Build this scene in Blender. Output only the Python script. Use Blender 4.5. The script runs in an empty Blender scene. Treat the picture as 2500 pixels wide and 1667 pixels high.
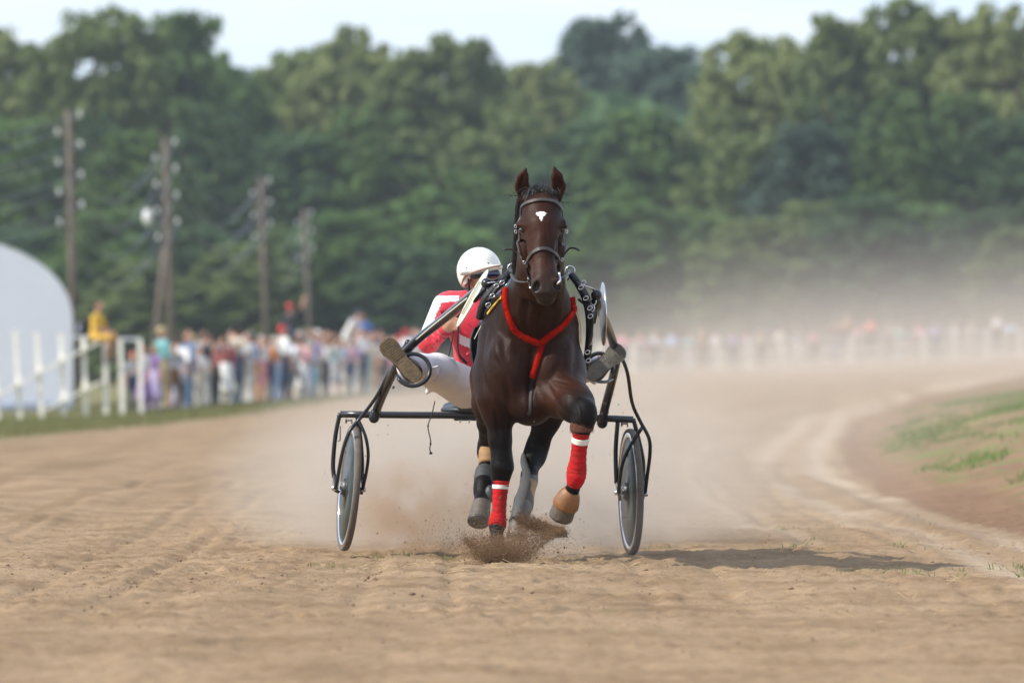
import bpy, bmesh, math, random
import numpy as np
from mathutils import Vector, Matrix, Euler
from mathutils.bvhtree import BVHTree
R = math.radians
random.seed(7); RNG = np.random.default_rng(7)
S = bpy.context.scene
C = S.collection
# ------------------------------------------------------------------ camera, sky, sun, exposure
F, HZ, CH = 21850.0, 860.0, 1.12          # focal length in photo pixels, horizon row, camera height (m)
def W(px, py, d):                          # a photo pixel at a known distance -> a point in the place
    return Vector(((px - 1250) * d / F, d, CH - (py - HZ) * d / F))
cam = bpy.data.cameras.new('camera'); camo = bpy.data.objects.new('camera', cam); C.objects.link(camo)
camo.location = (0, 0, CH); camo.rotation_euler = (R(90), 0, 0)
cam.sensor_width = 36; cam.lens = F / 2500 * 36; cam.shift_y = (HZ - 833.5) / 2500
cam.clip_start = 0.5; cam.clip_end = 6000
cam.dof.use_dof = True; cam.dof.focus_distance = 47.4; cam.dof.aperture_fstop = 4.8
S.camera = camo
SUN_EL, SUN_AZ = R(40), R(-110)            # azimuth measured from +Y towards +X
tosun = Vector((math.sin(SUN_AZ) * math.cos(SUN_EL), math.cos(SUN_AZ) * math.cos(SUN_EL), math.sin(SUN_EL)))
w = bpy.data.worlds.new('World'); S.world = w; w.use_nodes = True
nt = w.node_tree
sky = nt.nodes.new('ShaderNodeTexSky'); sky.sky_type = 'NISHITA'; sky.sun_disc = False
sky.sun_elevation = SUN_EL; sky.sun_rotation = SUN_AZ; sky.altitude = 150; sky.air_density = 1.0; sky.dust_density = 1.2; sky.ozone_density = 2.0
bg = nt.nodes['Background']; bg.inputs[1].default_value = 0.125
# thin bright summer cloud veil over the blue
wtc = nt.nodes.new('ShaderNodeTexCoord'); wmp = nt.nodes.new('ShaderNodeMapping'); wmp.inputs['Scale'].default_value = (3, 3, 16); wnz = nt.nodes.new('ShaderNodeTexNoise'); wnz.inputs['Scale'].default_value = 5.5; wnz.inputs['Detail'].default_value = 4
nt.links.new(wtc.outputs['Generated'], wmp.inputs[0]); nt.links.new(wmp.outputs[0], wnz.inputs['Vector'])
wmr = nt.nodes.new('ShaderNodeMapRange'); wmr.inputs[1].default_value = .38; wmr.inputs[2].default_value = .66; nt.links.new(wnz.outputs[0], wmr.inputs[0])
wcl = nt.nodes.new('ShaderNodeMix'); wcl.data_type = 'RGBA'; wcl.inputs[6].default_value = (3.9, 4.8, 6.1, 1); wcl.inputs[7].default_value = (5.0, 5.1, 5.6, 1); nt.links.new(wmr.outputs[0], wcl.inputs[0])
wmx = nt.nodes.new('ShaderNodeMix'); wmx.data_type = 'RGBA'; wmx.inputs[0].default_value = .72; nt.links.new(wcl.outputs[2], wmx.inputs[7]); nt.links.new(sky.outputs[0], wmx.inputs[6])
nt.links.new(wmx.outputs[2], bg.inputs[0])
sl = bpy.data.lights.new('sun', 'SUN'); sl.energy = 2.9; sl.angle = R(0.8); sl.color = (1.0, 0.945, 0.85)
so = bpy.data.objects.new('sun', sl); C.objects.link(so); so.rotation_euler = tosun.to_track_quat('Z', 'Y').to_euler(); so.location = (-20, 20, 30)
S.view_settings.view_transform = 'Standard'; S.view_settings.look = 'None'; S.view_settings.exposure = 0.82; S.view_settings.gamma = 1
S.render.engine = 'CYCLES'; S.cycles.use_denoising = True; S.cycles.max_bounces = 6; S.cycles.volume_bounces = 1
S.cycles.transparent_max_bounces = 8; S.cycles.use_adaptive_sampling = True; S.cycles.adaptive_threshold = 0.015

# ------------------------------------------------------------------ helpers
def link(o, parent=None):
    C.objects.link(o)
    if parent is not None:
        o.parent = parent
        if parent.type == 'EMPTY': o.matrix_parent_inverse = Matrix.Translation(-Vector(parent.location))
    return o
def tag(o, label=None, cat=None, group=None, kind=None):
    if label: o['label'] = label
    if cat: o['category'] = cat
    if group: o['group'] = group
    if kind: o['kind'] = kind
    return o
def thing(name, label, cat, loc=(0, 0, 0), group=None):
    o = bpy.data.objects.new(name, None); o.empty_display_size = .1; C.objects.link(o); o.location = loc
    return tag(o, label, cat, group)
def mk(name, verts, faces, mats, parent=None, smooth=True, midx=None):
    me = bpy.data.meshes.new(name)
    if isinstance(verts, np.ndarray) and isinstance(faces, np.ndarray):
        n, k = faces.shape
        me.vertices.add(len(verts)); me.vertices.foreach_set('co', np.ascontiguousarray(verts, dtype=np.float32).ravel())
        me.loops.add(n * k); me.loops.foreach_set('vertex_index', np.ascontiguousarray(faces, dtype=np.int32).ravel())
        me.polygons.add(n); me.polygons.foreach_set('loop_start', np.arange(0, n * k, k, dtype=np.int32)); me.polygons.foreach_set('loop_total', np.full(n, k, np.int32))
        me.update(calc_edges=True)
    else:
        me.from_pydata([tuple(v) for v in verts], [], [tuple(int(i) for i in f) for f in faces]); me.update()
    if smooth: me.polygons.foreach_set('use_smooth', np.ones(len(me.polygons), bool))
    for m in (mats if isinstance(mats, (list, tuple)) else [mats]):
        me.materials.append(m)
    if midx is not None: me.polygons.foreach_set('material_index', np.ascontiguousarray(midx, dtype=np.int32))
    return link(bpy.data.objects.new(name, me), parent)

MATS = {}
def mat(name, c1, c2=None, scale=8.0, rough=.6, metal=0., bump=0., bscale=None, spec=.5, coat=0., sheen=0., attr=None, transl=0., detail=4., objrand=0.):
    if name in MATS: return MATS[name]
    m = bpy.data.materials.new(name); m.use_nodes = True; t = m.node_tree; N = t.nodes; L = t.links
    b = N['Principled BSDF']; c2 = c2 or tuple(x * .75 for x in c1)
    geo = N.new('ShaderNodeNewGeometry'); tc = N.new('ShaderNodeTexCoord')
    nz = N.new('ShaderNodeTexNoise'); nz.inputs['Scale'].default_value = scale; nz.inputs['Detail'].default_value = detail
    L.new(tc.outputs['Object'], nz.inputs['Vector'])
    rmp = N.new('ShaderNodeMapRange'); rmp.inputs[1].default_value = .3; rmp.inputs[2].default_value = .7; L.new(nz.outputs[0], rmp.inputs[0])
    mx = N.new('ShaderNodeMix'); mx.data_type = 'RGBA'; mx.inputs[6].default_value = (*c1, 1); mx.inputs[7].default_value = (*c2, 1)
    L.new(rmp.outputs[0], mx.inputs[0]); out = mx.outputs[2]
    if attr:
        at = N.new('ShaderNodeVertexColor'); at.layer_name = attr
        m2 = N.new('ShaderNodeMix'); m2.data_type = 'RGBA'; m2.blend_type = 'MULTIPLY'; m2.inputs[0].default_value = 1
        L.new(out, m2.inputs[6]); L.new(at.outputs[0], m2.inputs[7]); out = m2.outputs[2]
    if objrand:
        oi = N.new('ShaderNodeObjectInfo'); hs = N.new('ShaderNodeHueSaturation')
        mr = N.new('ShaderNodeMapRange'); mr.inputs[3].default_value = 1 - objrand; mr.inputs[4].default_value = 1 + objrand
        L.new(oi.outputs['Random'], mr.inputs[0]); L.new(mr.outputs[0], hs.inputs['Value']); L.new(out, hs.inputs['Color']); out = hs.outputs[0]
    L.new(out, b.inputs['Base Color'])
    b.inputs['Roughness'].default_value = rough; b.inputs['Metallic'].default_value = metal
    b.inputs['Specular IOR Level'].default_value = spec; b.inputs['Coat Weight'].default_value = coat; b.inputs['Sheen Weight'].default_value = sheen
    if bump:
        n2 = N.new('ShaderNodeTexNoise'); n2.inputs['Scale'].default_value = bscale or scale * 3; n2.inputs['Detail'].default_value = 5
        L.new(tc.outputs['Object'], n2.inputs['Vector'])
        bp = N.new('ShaderNodeBump'); bp.inputs['Strength'].default_value = bump; bp.inputs['Distance'].default_value = .01
        L.new(n2.outputs[0], bp.inputs['Height']); L.new(bp.outputs[0], b.inputs['Normal'])
    if transl:
        tr = N.new('ShaderNodeBsdfTranslucent'); L.new(out, tr.inputs[0]); ms = N.new('ShaderNodeMixShader'); ms.inputs[0].default_value = transl
        L.new(b.outputs[0], ms.inputs[1]); L.new(tr.outputs[0], ms.inputs[2]); L.new(ms.outputs[0], N['Material Output'].inputs[0])
    MATS[name] = m
    return m

def cr(pts, n=6, closed=False):                     # Catmull-Rom through points
    P = [Vector(p) for p in pts]; out = []
    m = len(P); rng = range(m if closed else m - 1)
    for i in rng:
        g = (lambda j: P[j % m]) if closed else (lambda j: P[max(0, min(m - 1, j))])
        p0, p1, p2, p3 = g(i - 1), g(i), g(i + 1), g(i + 2)
        for k in range(n):
            t = k / n
            out.append(.5 * ((2 * p1) + (p2 - p0) * t + (2 * p0 - 5 * p1 + 4 * p2 - p3) * t * t + (3 * p1 - p0 - 3 * p2 + p3) * t ** 3))
    if not closed: out.append(P[-1])
    return out
def lerpl(vals, n):                                 # resample a list of numbers to n entries
    return list(np.interp(np.linspace(0, 1, n), np.linspace(0, 1, len(vals)), vals))
def tube_geo(pts, r, seg=10, closed=False, flat=1.0, up=None):
    P = [Vector(p) for p in pts]; n = len(P)
    rr = list(r) if isinstance(r, (list, tuple)) else [r] * n
    if len(rr) != n: rr = lerpl(rr, n)
    V, Fc = [], []
    T = []
    for i in range(n):
        a = P[(i - 1) % n] if closed else P[max(i - 1, 0)]; b = P[(i + 1) % n] if closed else P[min(i + 1, n - 1)]
        t = (b - a); T.append(t.normalized() if t.length > 1e-9 else Vector((0, 0, 1)))
    u = Vector(up) if up else (Vector((0, 0, 1)) if abs(T[0].z) < .9 else Vector((1, 0, 0)))
    u = (u - T[0] * u.dot(T[0])).normalized()
    for i in range(n):
        u = (u - T[i] * u.dot(T[i])).normalized(); v = T[i].cross(u)
        for k in range(seg):
            a = 2 * math.pi * k / seg
            V.append(P[i] + u * (math.cos(a) * rr[i] * flat) + v * (math.sin(a) * rr[i]))
    for i in range(n if closed else n - 1):
        j = (i + 1) % n
        for k in range(seg):
            k2 = (k + 1) % seg
            Fc.append((i * seg + k, i * seg + k2, j * seg + k2, j * seg + k))
    if not closed:
        Fc.append(tuple(range(seg - 1, -1, -1))); Fc.append(tuple((n - 1) * seg + k for k in range(seg)))
    return V, Fc
def tube(name, pts, r, m, parent=None, seg=10, closed=False, smooth=0, flat=1.0, up=None):
    if smooth: pts = cr(pts, smooth, closed)
    V, Fc = tube_geo(pts, r, seg, closed, flat, up)
    return mk(name, V, Fc, m, parent)
def merge(*geos):
    V, Fc = [], []
    for v, f in geos:
        o = len(V); V += list(v); Fc += [tuple(i + o for i in q) for q in f]
    return V, Fc
def box_geo(c, s, rot=None):
    c = Vector(c); V = []
    for i in range(8):
        p = Vector(((i & 1) - .5, ((i >> 1) & 1) - .5, ((i >> 2) & 1) - .5)); p = Vector((p.x * s[0], p.y * s[1], p.z * s[2]))
        V.append(c + (rot @ p if rot else p))
    return V, [(0, 2, 3, 1), (4, 5, 7, 6), (0, 1, 5, 4), (2, 6, 7, 3), (0, 4, 6, 2), (1, 3, 7, 5)]
def sphere_geo(c, r, nu=14, nv=8, rot=None):
    c = Vector(c); r = (r, r, r) if isinstance(r, (int, float)) else r; V = []; Fc = []
    for j in range(nv + 1):
        th = math.pi * j / nv
        for i in range(nu):
            a = 2 * math.pi * i / nu; p = Vector((r[0] * math.sin(th) * math.cos(a), r[1] * math.sin(th) * math.sin(a), r[2] * math.cos(th)))
            V.append(c + (rot @ p if rot else p))
    for j in range(nv):
        for i in range(nu):
            i2 = (i + 1) % nu; Fc.append((j * nu + i, (j + 1) * nu + i, (j + 1) * nu + i2, j * nu + i2))
    return V, Fc
def lathe_geo(prof, c, axis, seg=40):               # prof: (radius, along axis)
    c = Vector(c); ax = Vector(axis).normalized(); u = ax.orthogonal().normalized(); v = ax.cross(u); V = []; Fc = []
    for (r, h) in prof:
        for k in range(seg):
            a = 2 * math.pi * k / seg; V.append(c + ax * h + (u * math.cos(a) + v * math.sin(a)) * r)
    for i in range(len(prof) - 1):
        for k in range(seg):
            k2 = (k + 1) % seg; Fc.append((i * seg + k, i * seg + k2, (i + 1) * seg + k2, (i + 1) * seg + k))
    return V, Fc
def bevel(o, w=.004, seg=2):
    b = o.modifiers.new('bevel', 'BEVEL'); b.width = w; b.segments = seg; b.limit_method = 'ANGLE'; return o

# smooth implicit surfaces: blends of tapered capsules and ellipsoids, meshed by surface nets
class Field:
    def __init__(s, lo, hi, h):
        s.h = h; s.lo = np.array(lo, np.float32); n = np.ceil((np.array(hi) - np.array(lo)) / h).astype(int) + 1
        s.ax = [s.lo[i] + np.arange(n[i], dtype=np.float32) * h for i in range(3)]
        s.v = np.full(n, .5, np.float32); s.l = np.zeros(n, np.int8)
    def win(s, lo, hi):
        sl = []
        for i in range(3):
            a = int(max(0, math.floor((lo[i] - s.lo[i]) / s.h))); b = int(min(len(s.ax[i]), math.ceil((hi[i] - s.lo[i]) / s.h) + 1)); sl.append(slice(a, max(a, b)))
        return tuple(sl)
    def put(s, sl, d, k, l, sub):
        v = s.v[sl]
        if sub:
            hh = np.clip(.5 - .5 * (v + d) / k, 0, 1); s.v[sl] = v + (-d - v) * hh + k * hh * (1 - hh); 
            if l is not None: s.l[sl] = np.where(-d > v - k * .3, l, s.l[sl])
        else:
            if l is not None: s.l[sl] = np.where(d < v, l, s.l[sl])
            hh = np.clip(.5 + .5 * (v - d) / k, 0, 1); s.v[sl] = v + (d - v) * hh - k * hh * (1 - hh)
    def rc(s, a, b, ra, rb, k=.03, l=0, sub=False, sc=(1, 1, 1)):
        a = np.array(a, np.float32); b = np.array(b, np.float32); sc = np.array(sc, np.float32)
        m = (max(ra, rb) * sc.max() + k + 4 * s.h); sl = s.win(np.minimum(a, b) - m, np.maximum(a, b) + m)
        X = s.ax[0][sl[0]][:, None, None] / sc[0]; Y = s.ax[1][sl[1]][None, :, None] / sc[1]; Z = s.ax[2][sl[2]][None, None, :] / sc[2]
        a = a / sc; b = b / sc; ab = b - a; L2 = float(ab @ ab) + 1e-12
        t = np.clip(((X - a[0]) * ab[0] + (Y - a[1]) * ab[1] + (Z - a[2]) * ab[2]) / L2, 0, 1)
        d = np.sqrt((X - a[0] - t * ab[0]) ** 2 + (Y - a[1] - t * ab[1]) ** 2 + (Z - a[2] - t * ab[2]) ** 2) - (ra + (rb - ra) * t)
        s.put(sl, d * float(sc.min()), k, l, sub)
    def chain(s, pts, rs, k=.03, l=0, sc=(1, 1, 1)):
        for i in range(len(pts) - 1): s.rc(pts[i], pts[i + 1], rs[i], rs[i + 1], k, l, False, sc)
    def el(s, c, r, rot=None, k=.03, l=0, sub=False):
        c = np.array(c, np.float32); r = np.array(r, np.float32); m = r.max() + k + 4 * s.h; sl = s.win(c - m, c + m)
        X = s.ax[0][sl[0]][:, None, None] - c[0]; Y = s.ax[1][sl[1]][None, :, None] - c[1]; Z = s.ax[2][sl[2]][None, None, :] - c[2]
        if rot is not None:
            M = np.array(Euler([R(x) for x in rot]).to_matrix().transposed())
            X, Y, Z = (M[0, 0] * X + M[0, 1] * Y + M[0, 2] * Z), (M[1, 0] * X + M[1, 1] * Y + M[1, 2] * Z), (M[2, 0] * X + M[2, 1] * Y + M[2, 2] * Z)
        k0 = np.sqrt((X / r[0]) ** 2 + (Y / r[1]) ** 2 + (Z / r[2]) ** 2); k1 = np.sqrt((X / r[0] ** 2) ** 2 + (Y / r[1] ** 2) ** 2 + (Z / r[2] ** 2) ** 2) + 1e-6
        s.put(sl, k0 * (k0 - 1) / k1, k, l, sub)
    def mesh(s, smooth=2):
        v = s.v; ins = v < 0; nx, ny, nz = v.shape
        c = np.zeros((nx - 1, ny - 1, nz - 1), np.int8)
        for i in (0, 1):
            for j in (0, 1):
                for k in (0, 1): c += ins[i:nx - 1 + i, j:ny - 1 + j, k:nz - 1 + k]
        act = np.argwhere((c > 0) & (c < 8)); idx = np.full(c.shape, -1, np.int32); idx[act[:, 0], act[:, 1], act[:, 2]] = np.arange(len(act))
        acc = np.zeros((len(act), 3)); cnt = np.zeros(len(act))
        cor = np.array([(i, j, k) for i in (0, 1) for j in (0, 1) for k in (0, 1)])
        vals = np.stack([v[act[:, 0] + q[0], act[:, 1] + q[1], act[:, 2] + q[2]] for q in cor], 1)
        for a in range(8):
            for b in range(a + 1, 8):
                if abs(cor[a] - cor[b]).sum() != 1: continue
                m = (vals[:, a] < 0) != (vals[:, b] < 0); t = vals[:, a] / (vals[:, a] - vals[:, b] + 1e-12)
                p = cor[a][None] + t[:, None] * (cor[b] - cor[a])[None]; acc[m] += p[m]; cnt[m] += 1
        V = (act + acc / cnt[:, None]) * s.h + s.lo
        Q = []
        for ax in range(3):
            o = [slice(None)] * 3; o2 = [slice(None)] * 3; o[ax] = slice(0, -1); o2[ax] = slice(1, None)
            e = ins[tuple(o)] != ins[tuple(o2)]; E = np.argwhere(e); fl = ins[tuple(o)][e]
            b1, b2 = (ax + 1) % 3, (ax + 2) % 3
            ok = (E[:, b1] > 0) & (E[:, b2] > 0) & (E[:, b1] < v.shape[b1] - 1) & (E[:, b2] < v.shape[b2] - 1); E = E[ok]; fl = fl[ok]
            def cell(d1, d2):
                q = E.copy(); q[:, b1] -= d1; q[:, b2] -= d2; return idx[q[:, 0], q[:, 1], q[:, 2]]
            q = np.stack([cell(1, 1), cell(0, 1), cell(0, 0), cell(1, 0)], 1)
            q[~fl] = q[~fl][:, ::-1]; Q.append(q)
        Q = np.concatenate(Q); Q = Q[(Q >= 0).all(1)]
        E = np.concatenate([Q[:, [0, 1]], Q[:, [1, 2]], Q[:, [2, 3]], Q[:, [3, 0]]])
        for _ in range(smooth):
            a2 = np.zeros_like(V); n2 = np.zeros(len(V))
            for i in range(3):
                a2[:, i] = np.bincount(E[:, 0], V[E[:, 1], i], len(V)) + np.bincount(E[:, 1], V[E[:, 0], i], len(V))
            n2 = np.bincount(E[:, 0], minlength=len(V)) + np.bincount(E[:, 1], minlength=len(V))
            V = V * .5 + .5 * a2 / np.maximum(n2, 1)[:, None]
        ci = np.clip(np.round((V[Q].mean(1) - s.lo) / s.h).astype(int), 0, np.array(v.shape) - 1)
        return V, Q, s.l[ci[:, 0], ci[:, 1], ci[:, 2]]

_tab = np.random.default_rng(3).random((257, 257)).astype(np.float32)
def vnoise(x, y):
    x, y = np.asarray(x) * .819 - np.asarray(y) * .574 + 17.37, np.asarray(x) * .574 + np.asarray(y) * .819 + 41.83
    xi = np.floor(x); yi = np.floor(y); fx = x - xi; fy = y - yi; fx = fx * fx * (3 - 2 * fx); fy = fy * fy * (3 - 2 * fy)
    a = xi.astype(int) & 255; b = yi.astype(int) & 255
    return (_tab[a, b] * (1 - fx) + _tab[a + 1, b] * fx) * (1 - fy) + (_tab[a, b + 1] * (1 - fx) + _tab[a + 1, b + 1] * fx) * fy - .5
def sstep(a, b, x):
    t = np.clip((x - a) / (b - a), 0, 1); return t * t * (3 - 2 * t)
# ------------------------------------------------------------------ the ground: dirt track, earth bank, grass verge
def bank_edge(d):
    return np.interp(d, [20, 55, 63, 80, 94, 112, 137, 180, 250, 400, 700], [3.6, 3.15, 2.95, 3.05, 3.42, 4.1, 5.3, 8.4, 15.0, 34, 80])
def verge_edge(d):
    return np.interp(d, [20, 60, 118, 180, 240, 330, 420, 700], [-9.5, -8.5, -6.9, -5.2, -3.6, 1.5, 9.0, 36])
def gz(x, d, fine=False):
    x = np.asarray(x, float); d = np.asarray(d, float)
    far = sstep(60, 200, d); z = far * (0.0365 * np.clip(x, -22, 40) + .06 - .05 * sstep(240, 190, d))
    u = x - bank_edge(d)
    z = z + .58 * sstep(-.05, 3.0, u) * sstep(35, 62, d) * (1 - .7 * sstep(95, 170, d))
    z = z + .035 * vnoise(x * .6 + 5, d * .33) * 2 + .02 * vnoise(x * 1.7, d * .8)
    near = sstep(240, 90, d)
    rut = np.exp(-((u + .22) / .12) ** 2) + .8 * np.exp(-((u + .62) / .10) ** 2)
    wv = .5 + 1.0 * np.clip(vnoise(x * 2, d * .35) + .5, 0, 1)
    z = z - .013 * rut * near * wv + .010 * np.exp(-((u + .42) / .09) ** 2) * near * wv
    z = z + near * .008 * np.sin((x + .004 * (d - 47) ** 2 * np.sign(47 - d) * .2) * 9 + 2 * vnoise(x, d * .4)) * sstep(1.0, -1.5, x)
    z = z + .05 * sstep(0, .6, u) * sstep(40, 60, d) * sstep(200, 140, d) * (vnoise(x * 2.2, d * .9) + .6 * vnoise(x * 5.1, d * 2.3))
    if fine:
        n = sstep(75, 58, d)
        ht = np.abs(vnoise(x * 5 + 3, d * 3.2)) * 2
        z = z + n * (.012 * vnoise(x * 3.1, d * 1.1) + .006 * vnoise(x * 7.7, d * 3.4) * (.3 + ht) + .015 * vnoise(x * 15, d * 6) * (.3 + ht) + .014 * vnoise(x * 28, d * 11) * (.4 + ht) + .014 * vnoise(x * 41 + 7, d * 21))
    return z
def axis_grid(lo, f0, f1, hi, step, ratio):
    mid = np.arange(f0, f1 + 1e-6, step); out = []; s = step; p = f1
    while p < hi: s *= ratio; p += s; out.append(p)
    inn = []; s = step; p = f0
    while p > lo: s *= ratio; p -= s; inn.append(p)
    return np.concatenate([inn[::-1], mid, out])
gx = axis_grid(-1500, -4.4, 4.6, 1500, .024, 1.10); gy = axis_grid(-200, 27, 61, 4000, .045, 1.045)
GX, GY = np.meshgrid(gx, gy, indexing='ij'); GZ = gz(GX, GY, True)
for k in range(420):                       # hoof prints pressed into the loose dirt
    hx_ = random.choice([random.uniform(-3.6, 2.8), random.gauss(-1.5, .5), random.gauss(.1, .35)]); hd_ = random.uniform(36, 58); r1, r2 = random.uniform(.05, .075), random.uniform(.09, .15)
    i0, i1 = np.searchsorted(gx, [hx_ - .25, hx_ + .25]); j0, j1 = np.searchsorted(gy, [hd_ - .5, hd_ + .5]); q = ((GX[i0:i1, j0:j1] - hx_) / r1) ** 2 + ((GY[i0:i1, j0:j1] - hd_) / r2) ** 2
    dp = random.uniform(.008, .022); GZ[i0:i1, j0:j1] += -dp * np.exp(-q * .8) + dp * .75 * np.exp(-((np.sqrt(q) - 1.55) / .35) ** 2)
for k in range(9):                         # wheel ruts following the bend
    off = [-.95, -1.35, -2.1, -2.5, -3.4, -3.85, -4.9, -5.4, -6.2][k]; uu = GX - bank_edge(GY) * (.25 + .75 * sstep(50, 70, GY)) - 3.1 * (1 - (.25 + .75 * sstep(50, 70, GY))) - off + .18 * vnoise(GY * .11 + k * 9, GY * 0 + k)
    am = .010 * (.4 + np.clip(vnoise(GY * .25, GY * 0 + k * 3) + .4, 0, 1)) * sstep(34, 42, GY) * sstep(150, 100, GY); GZ += am * (-np.exp(-(uu / .045) ** 2) + .7 * np.exp(-((uu - .09) / .05) ** 2) + .5 * np.exp(-((uu + .09) / .05) ** 2))
V = np.stack([GX.ravel(), GY.ravel(), GZ.ravel()], 1); ny = len(gy)
I, J = np.meshgrid(np.arange(len(gx) - 1), np.arange(ny - 1), indexing='ij'); I = I.ravel(); J = J.ravel()
Q = np.stack([I * ny + J, (I + 1) * ny + J, (I + 1) * ny + J + 1, I * ny + J + 1], 1)
cx = V[Q, 0].mean(1); cy = V[Q, 1].mean(1); wob = .25 * vnoise(cx * 1.3, cy * .3)
isbank = cx - bank_edge(cy) > .02 + wob * .6
isverge = (cx < verge_edge(cy) + wob * 2) | (cy > 430)

def ground_mat(name, base, dark, pale, grassy):
    m = bpy.data.materials.new(name); m.use_nodes = True; t = m.node_tree; N = t.nodes; L = t.links; b = N['Principled BSDF']
    geo = N.new('ShaderNodeNewGeometry')
    def noise(sc, det=5, vec=None, rough=.6):
        n = N.new('ShaderNodeTexNoise'); n.inputs['Scale'].default_value = sc; n.inputs['Detail'].default_value = det; n.inputs['Roughness'].default_value = rough
        L.new(vec or geo.outputs['Position'], n.inputs['Vector']); return n.outputs[0]
    def ramp(x, a, c):
        r = N.new('ShaderNodeMapRange'); r.inputs[1].default_value = a; r.inputs[2].default_value = c; L.new(x, r.inputs[0]); return r.outputs[0]
    def mix(f, a, c):
        x = N.new('ShaderNodeMix'); x.data_type = 'RGBA'
        for k, v in ((0, f), (6, a), (7, c)):
            if isinstance(v, tuple): x.inputs[k].default_value = (*v, 1)
            elif isinstance(v, float): x.inputs[k].default_value = v
            else: L.new(v, x.inputs[k])
        return x.outputs[2]
    col = mix(ramp(noise(1.1), .42, .68), base, dark)
    col = mix(ramp(noise(14, 6), .52, .75), col, dark)
    col = mix(ramp(noise(45, 3), .62, .72), col, tuple(x * .55 for x in dark))
    at = N.new('ShaderNodeVertexColor'); at.layer_name = 'zone'; sp = N.new('ShaderNodeSeparateColor'); L.new(at.outputs[0], sp.inputs[0])
    mul = N.new('ShaderNodeMath'); mul.operation = 'MULTIPLY'; L.new(sp.outputs[0], mul.inputs[0]); L.new(ramp(noise(3.0), .2, .5), mul.inputs[1])
    col = mix(mul.outputs[0], col, pale)
    ms = N.new('ShaderNodeMath'); ms.operation = 'MULTIPLY'; ms.inputs[1].default_value = .6; L.new(sp.outputs[2], ms.inputs[0]); col = mix(ms.outputs[0], col, dark)
    if grassy:
        mu = N.new('ShaderNodeMath'); mu.operation = 'MULTIPLY'; L.new(sp.outputs[1], mu.inputs[0]); L.new(ramp(noise(1.6, 6, None, .7), *grassy[2]), mu.inputs[1])
        g = mix(ramp(noise(9, 4), .35, .65), grassy[0], grassy[1]); col = mix(mu.outputs[0], col, g)
    L.new(col, b.inputs['Base Color']); b.inputs['Roughness'].default_value = .95; b.inputs['Specular IOR Level'].default_value = .15
    bp = N.new('ShaderNodeBump'); bp.inputs['Strength'].default_value = .7; bp.inputs['Distance'].default_value = .012; L.new(noise(60, 6), bp.inputs['Height']); L.new(bp.outputs[0], b.inputs['Normal'])
    return m
DIRT = (.322, .222, .132); DIRTD = (.205, .133, .072); PALE = (.42, .325, .232)
m_track = ground_mat('track_dirt', DIRT, DIRTD, PALE, None)
m_bank = ground_mat('bank_earth', (.255, .155, .090), (.180, .105, .060), PALE, ((.085, .165, .025), (.15, .21, .05), (.48, .62)))
m_verge = ground_mat('verge_earth', (.29, .205, .125), (.22, .155, .085), PALE, ((.12, .135, .045), (.18, .17, .07), (.30, .55)))
for nm, mask, m in (('dirt_track', ~isbank & ~isverge, m_track), ('earth_bank', isbank & ~isverge, m_bank), ('grass_verge', isverge, m_verge)):
    q = Q[mask]; used, inv = np.unique(q, return_inverse=True); vv = V[used]
    o = mk(nm, vv, inv.reshape(-1, 4), m); o['kind'] = 'structure'
    u = vv[:, 0] - bank_edge(vv[:, 1]) + .12 * vnoise(vv[:, 0] * .5, vv[:, 1] * .2)
    pale = 1.0 * np.exp(-((u + .24) / .17) ** 2) + .85 * np.exp(-((u + .72) / .14) ** 2) + .5 * np.exp(-((u + 1.5) / .12) ** 2) * (vv[:, 1] > 52)
    gr = sstep(.0, 3.2, verge_edge(vv[:, 1]) - vv[:, 0] + 1.6 * vnoise(vv[:, 0] * .8, vv[:, 1] * .12)) if nm == 'grass_verge' else sstep(.35, 1.1, u + .6 * vnoise(vv[:, 0] * .9, vv[:, 1] * .12)) * (1 - .55 * sstep(80, 130, vv[:, 1]))
    stk = sstep(.0, .38, vnoise(u * 2.6, vv[:, 1] * .05) + .6 * vnoise(u * 8.5, vv[:, 1] * .16) + .35 * vnoise(u * 3, vv[:, 1] * .9)) * (.35 + .65 * sstep(44, 58, vv[:, 1]))
    a = o.data.color_attributes.new('zone', 'FLOAT_COLOR', 'POINT'); a.data.foreach_set('color', np.stack([np.clip(pale, 0, 1), gr, stk, gr * 0 + 1], 1).astype(np.float32).ravel())
del V, Q, GX, GY, GZ, cx, cy

# loose dirt, straw and grass: nobody could count them
def scatter_solids(name, P, sz, m, label, cat, flat=.7):
    base = np.array([(1, 0, 0), (-1, 0, 0), (0, 1, 0), (0, -1, 0), (0, 0, 1), (0, 0, -1)], float); tri = np.array([(0, 2, 4), (2, 1, 4), (1, 3, 4), (3, 0, 4), (2, 0, 5), (1, 2, 5), (3, 1, 5), (0, 3, 5)])
    n = len(P); v = base[None] * (sz[:, None, None] * RNG.uniform(.55, 1.2, (n, 6, 1))); v[:, :, 2] *= flat
    a = RNG.uniform(0, 6.28, n); c, s_ = np.cos(a)[:, None], np.sin(a)[:, None]
    v = np.stack([v[:, :, 0] * c - v[:, :, 1] * s_, v[:, :, 0] * s_ + v[:, :, 1] * c, v[:, :, 2]], 2) + P[:, None, :]
    o = mk(name, v.reshape(-1, 3), (tri[None] + 6 * np.arange(n)[:, None, None]).reshape(-1, 3), m, smooth=False)
    return tag(o, label, cat, kind='stuff')
n = 6000; x = RNG.uniform(-3.4, 3.4, n); d = RNG.uniform(33, 58, n); keep = (x - bank_edge(d) < .1); x, d = x[keep], d[keep]
x = np.where(RNG.random(len(x)) < .4, -1.6 + RNG.normal(0, .55, len(x)), x); d = np.where(x < -.3, np.where(RNG.random(len(x)) < .5, 44.5 + RNG.normal(0, 2.4, len(x)), d), d)
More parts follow.
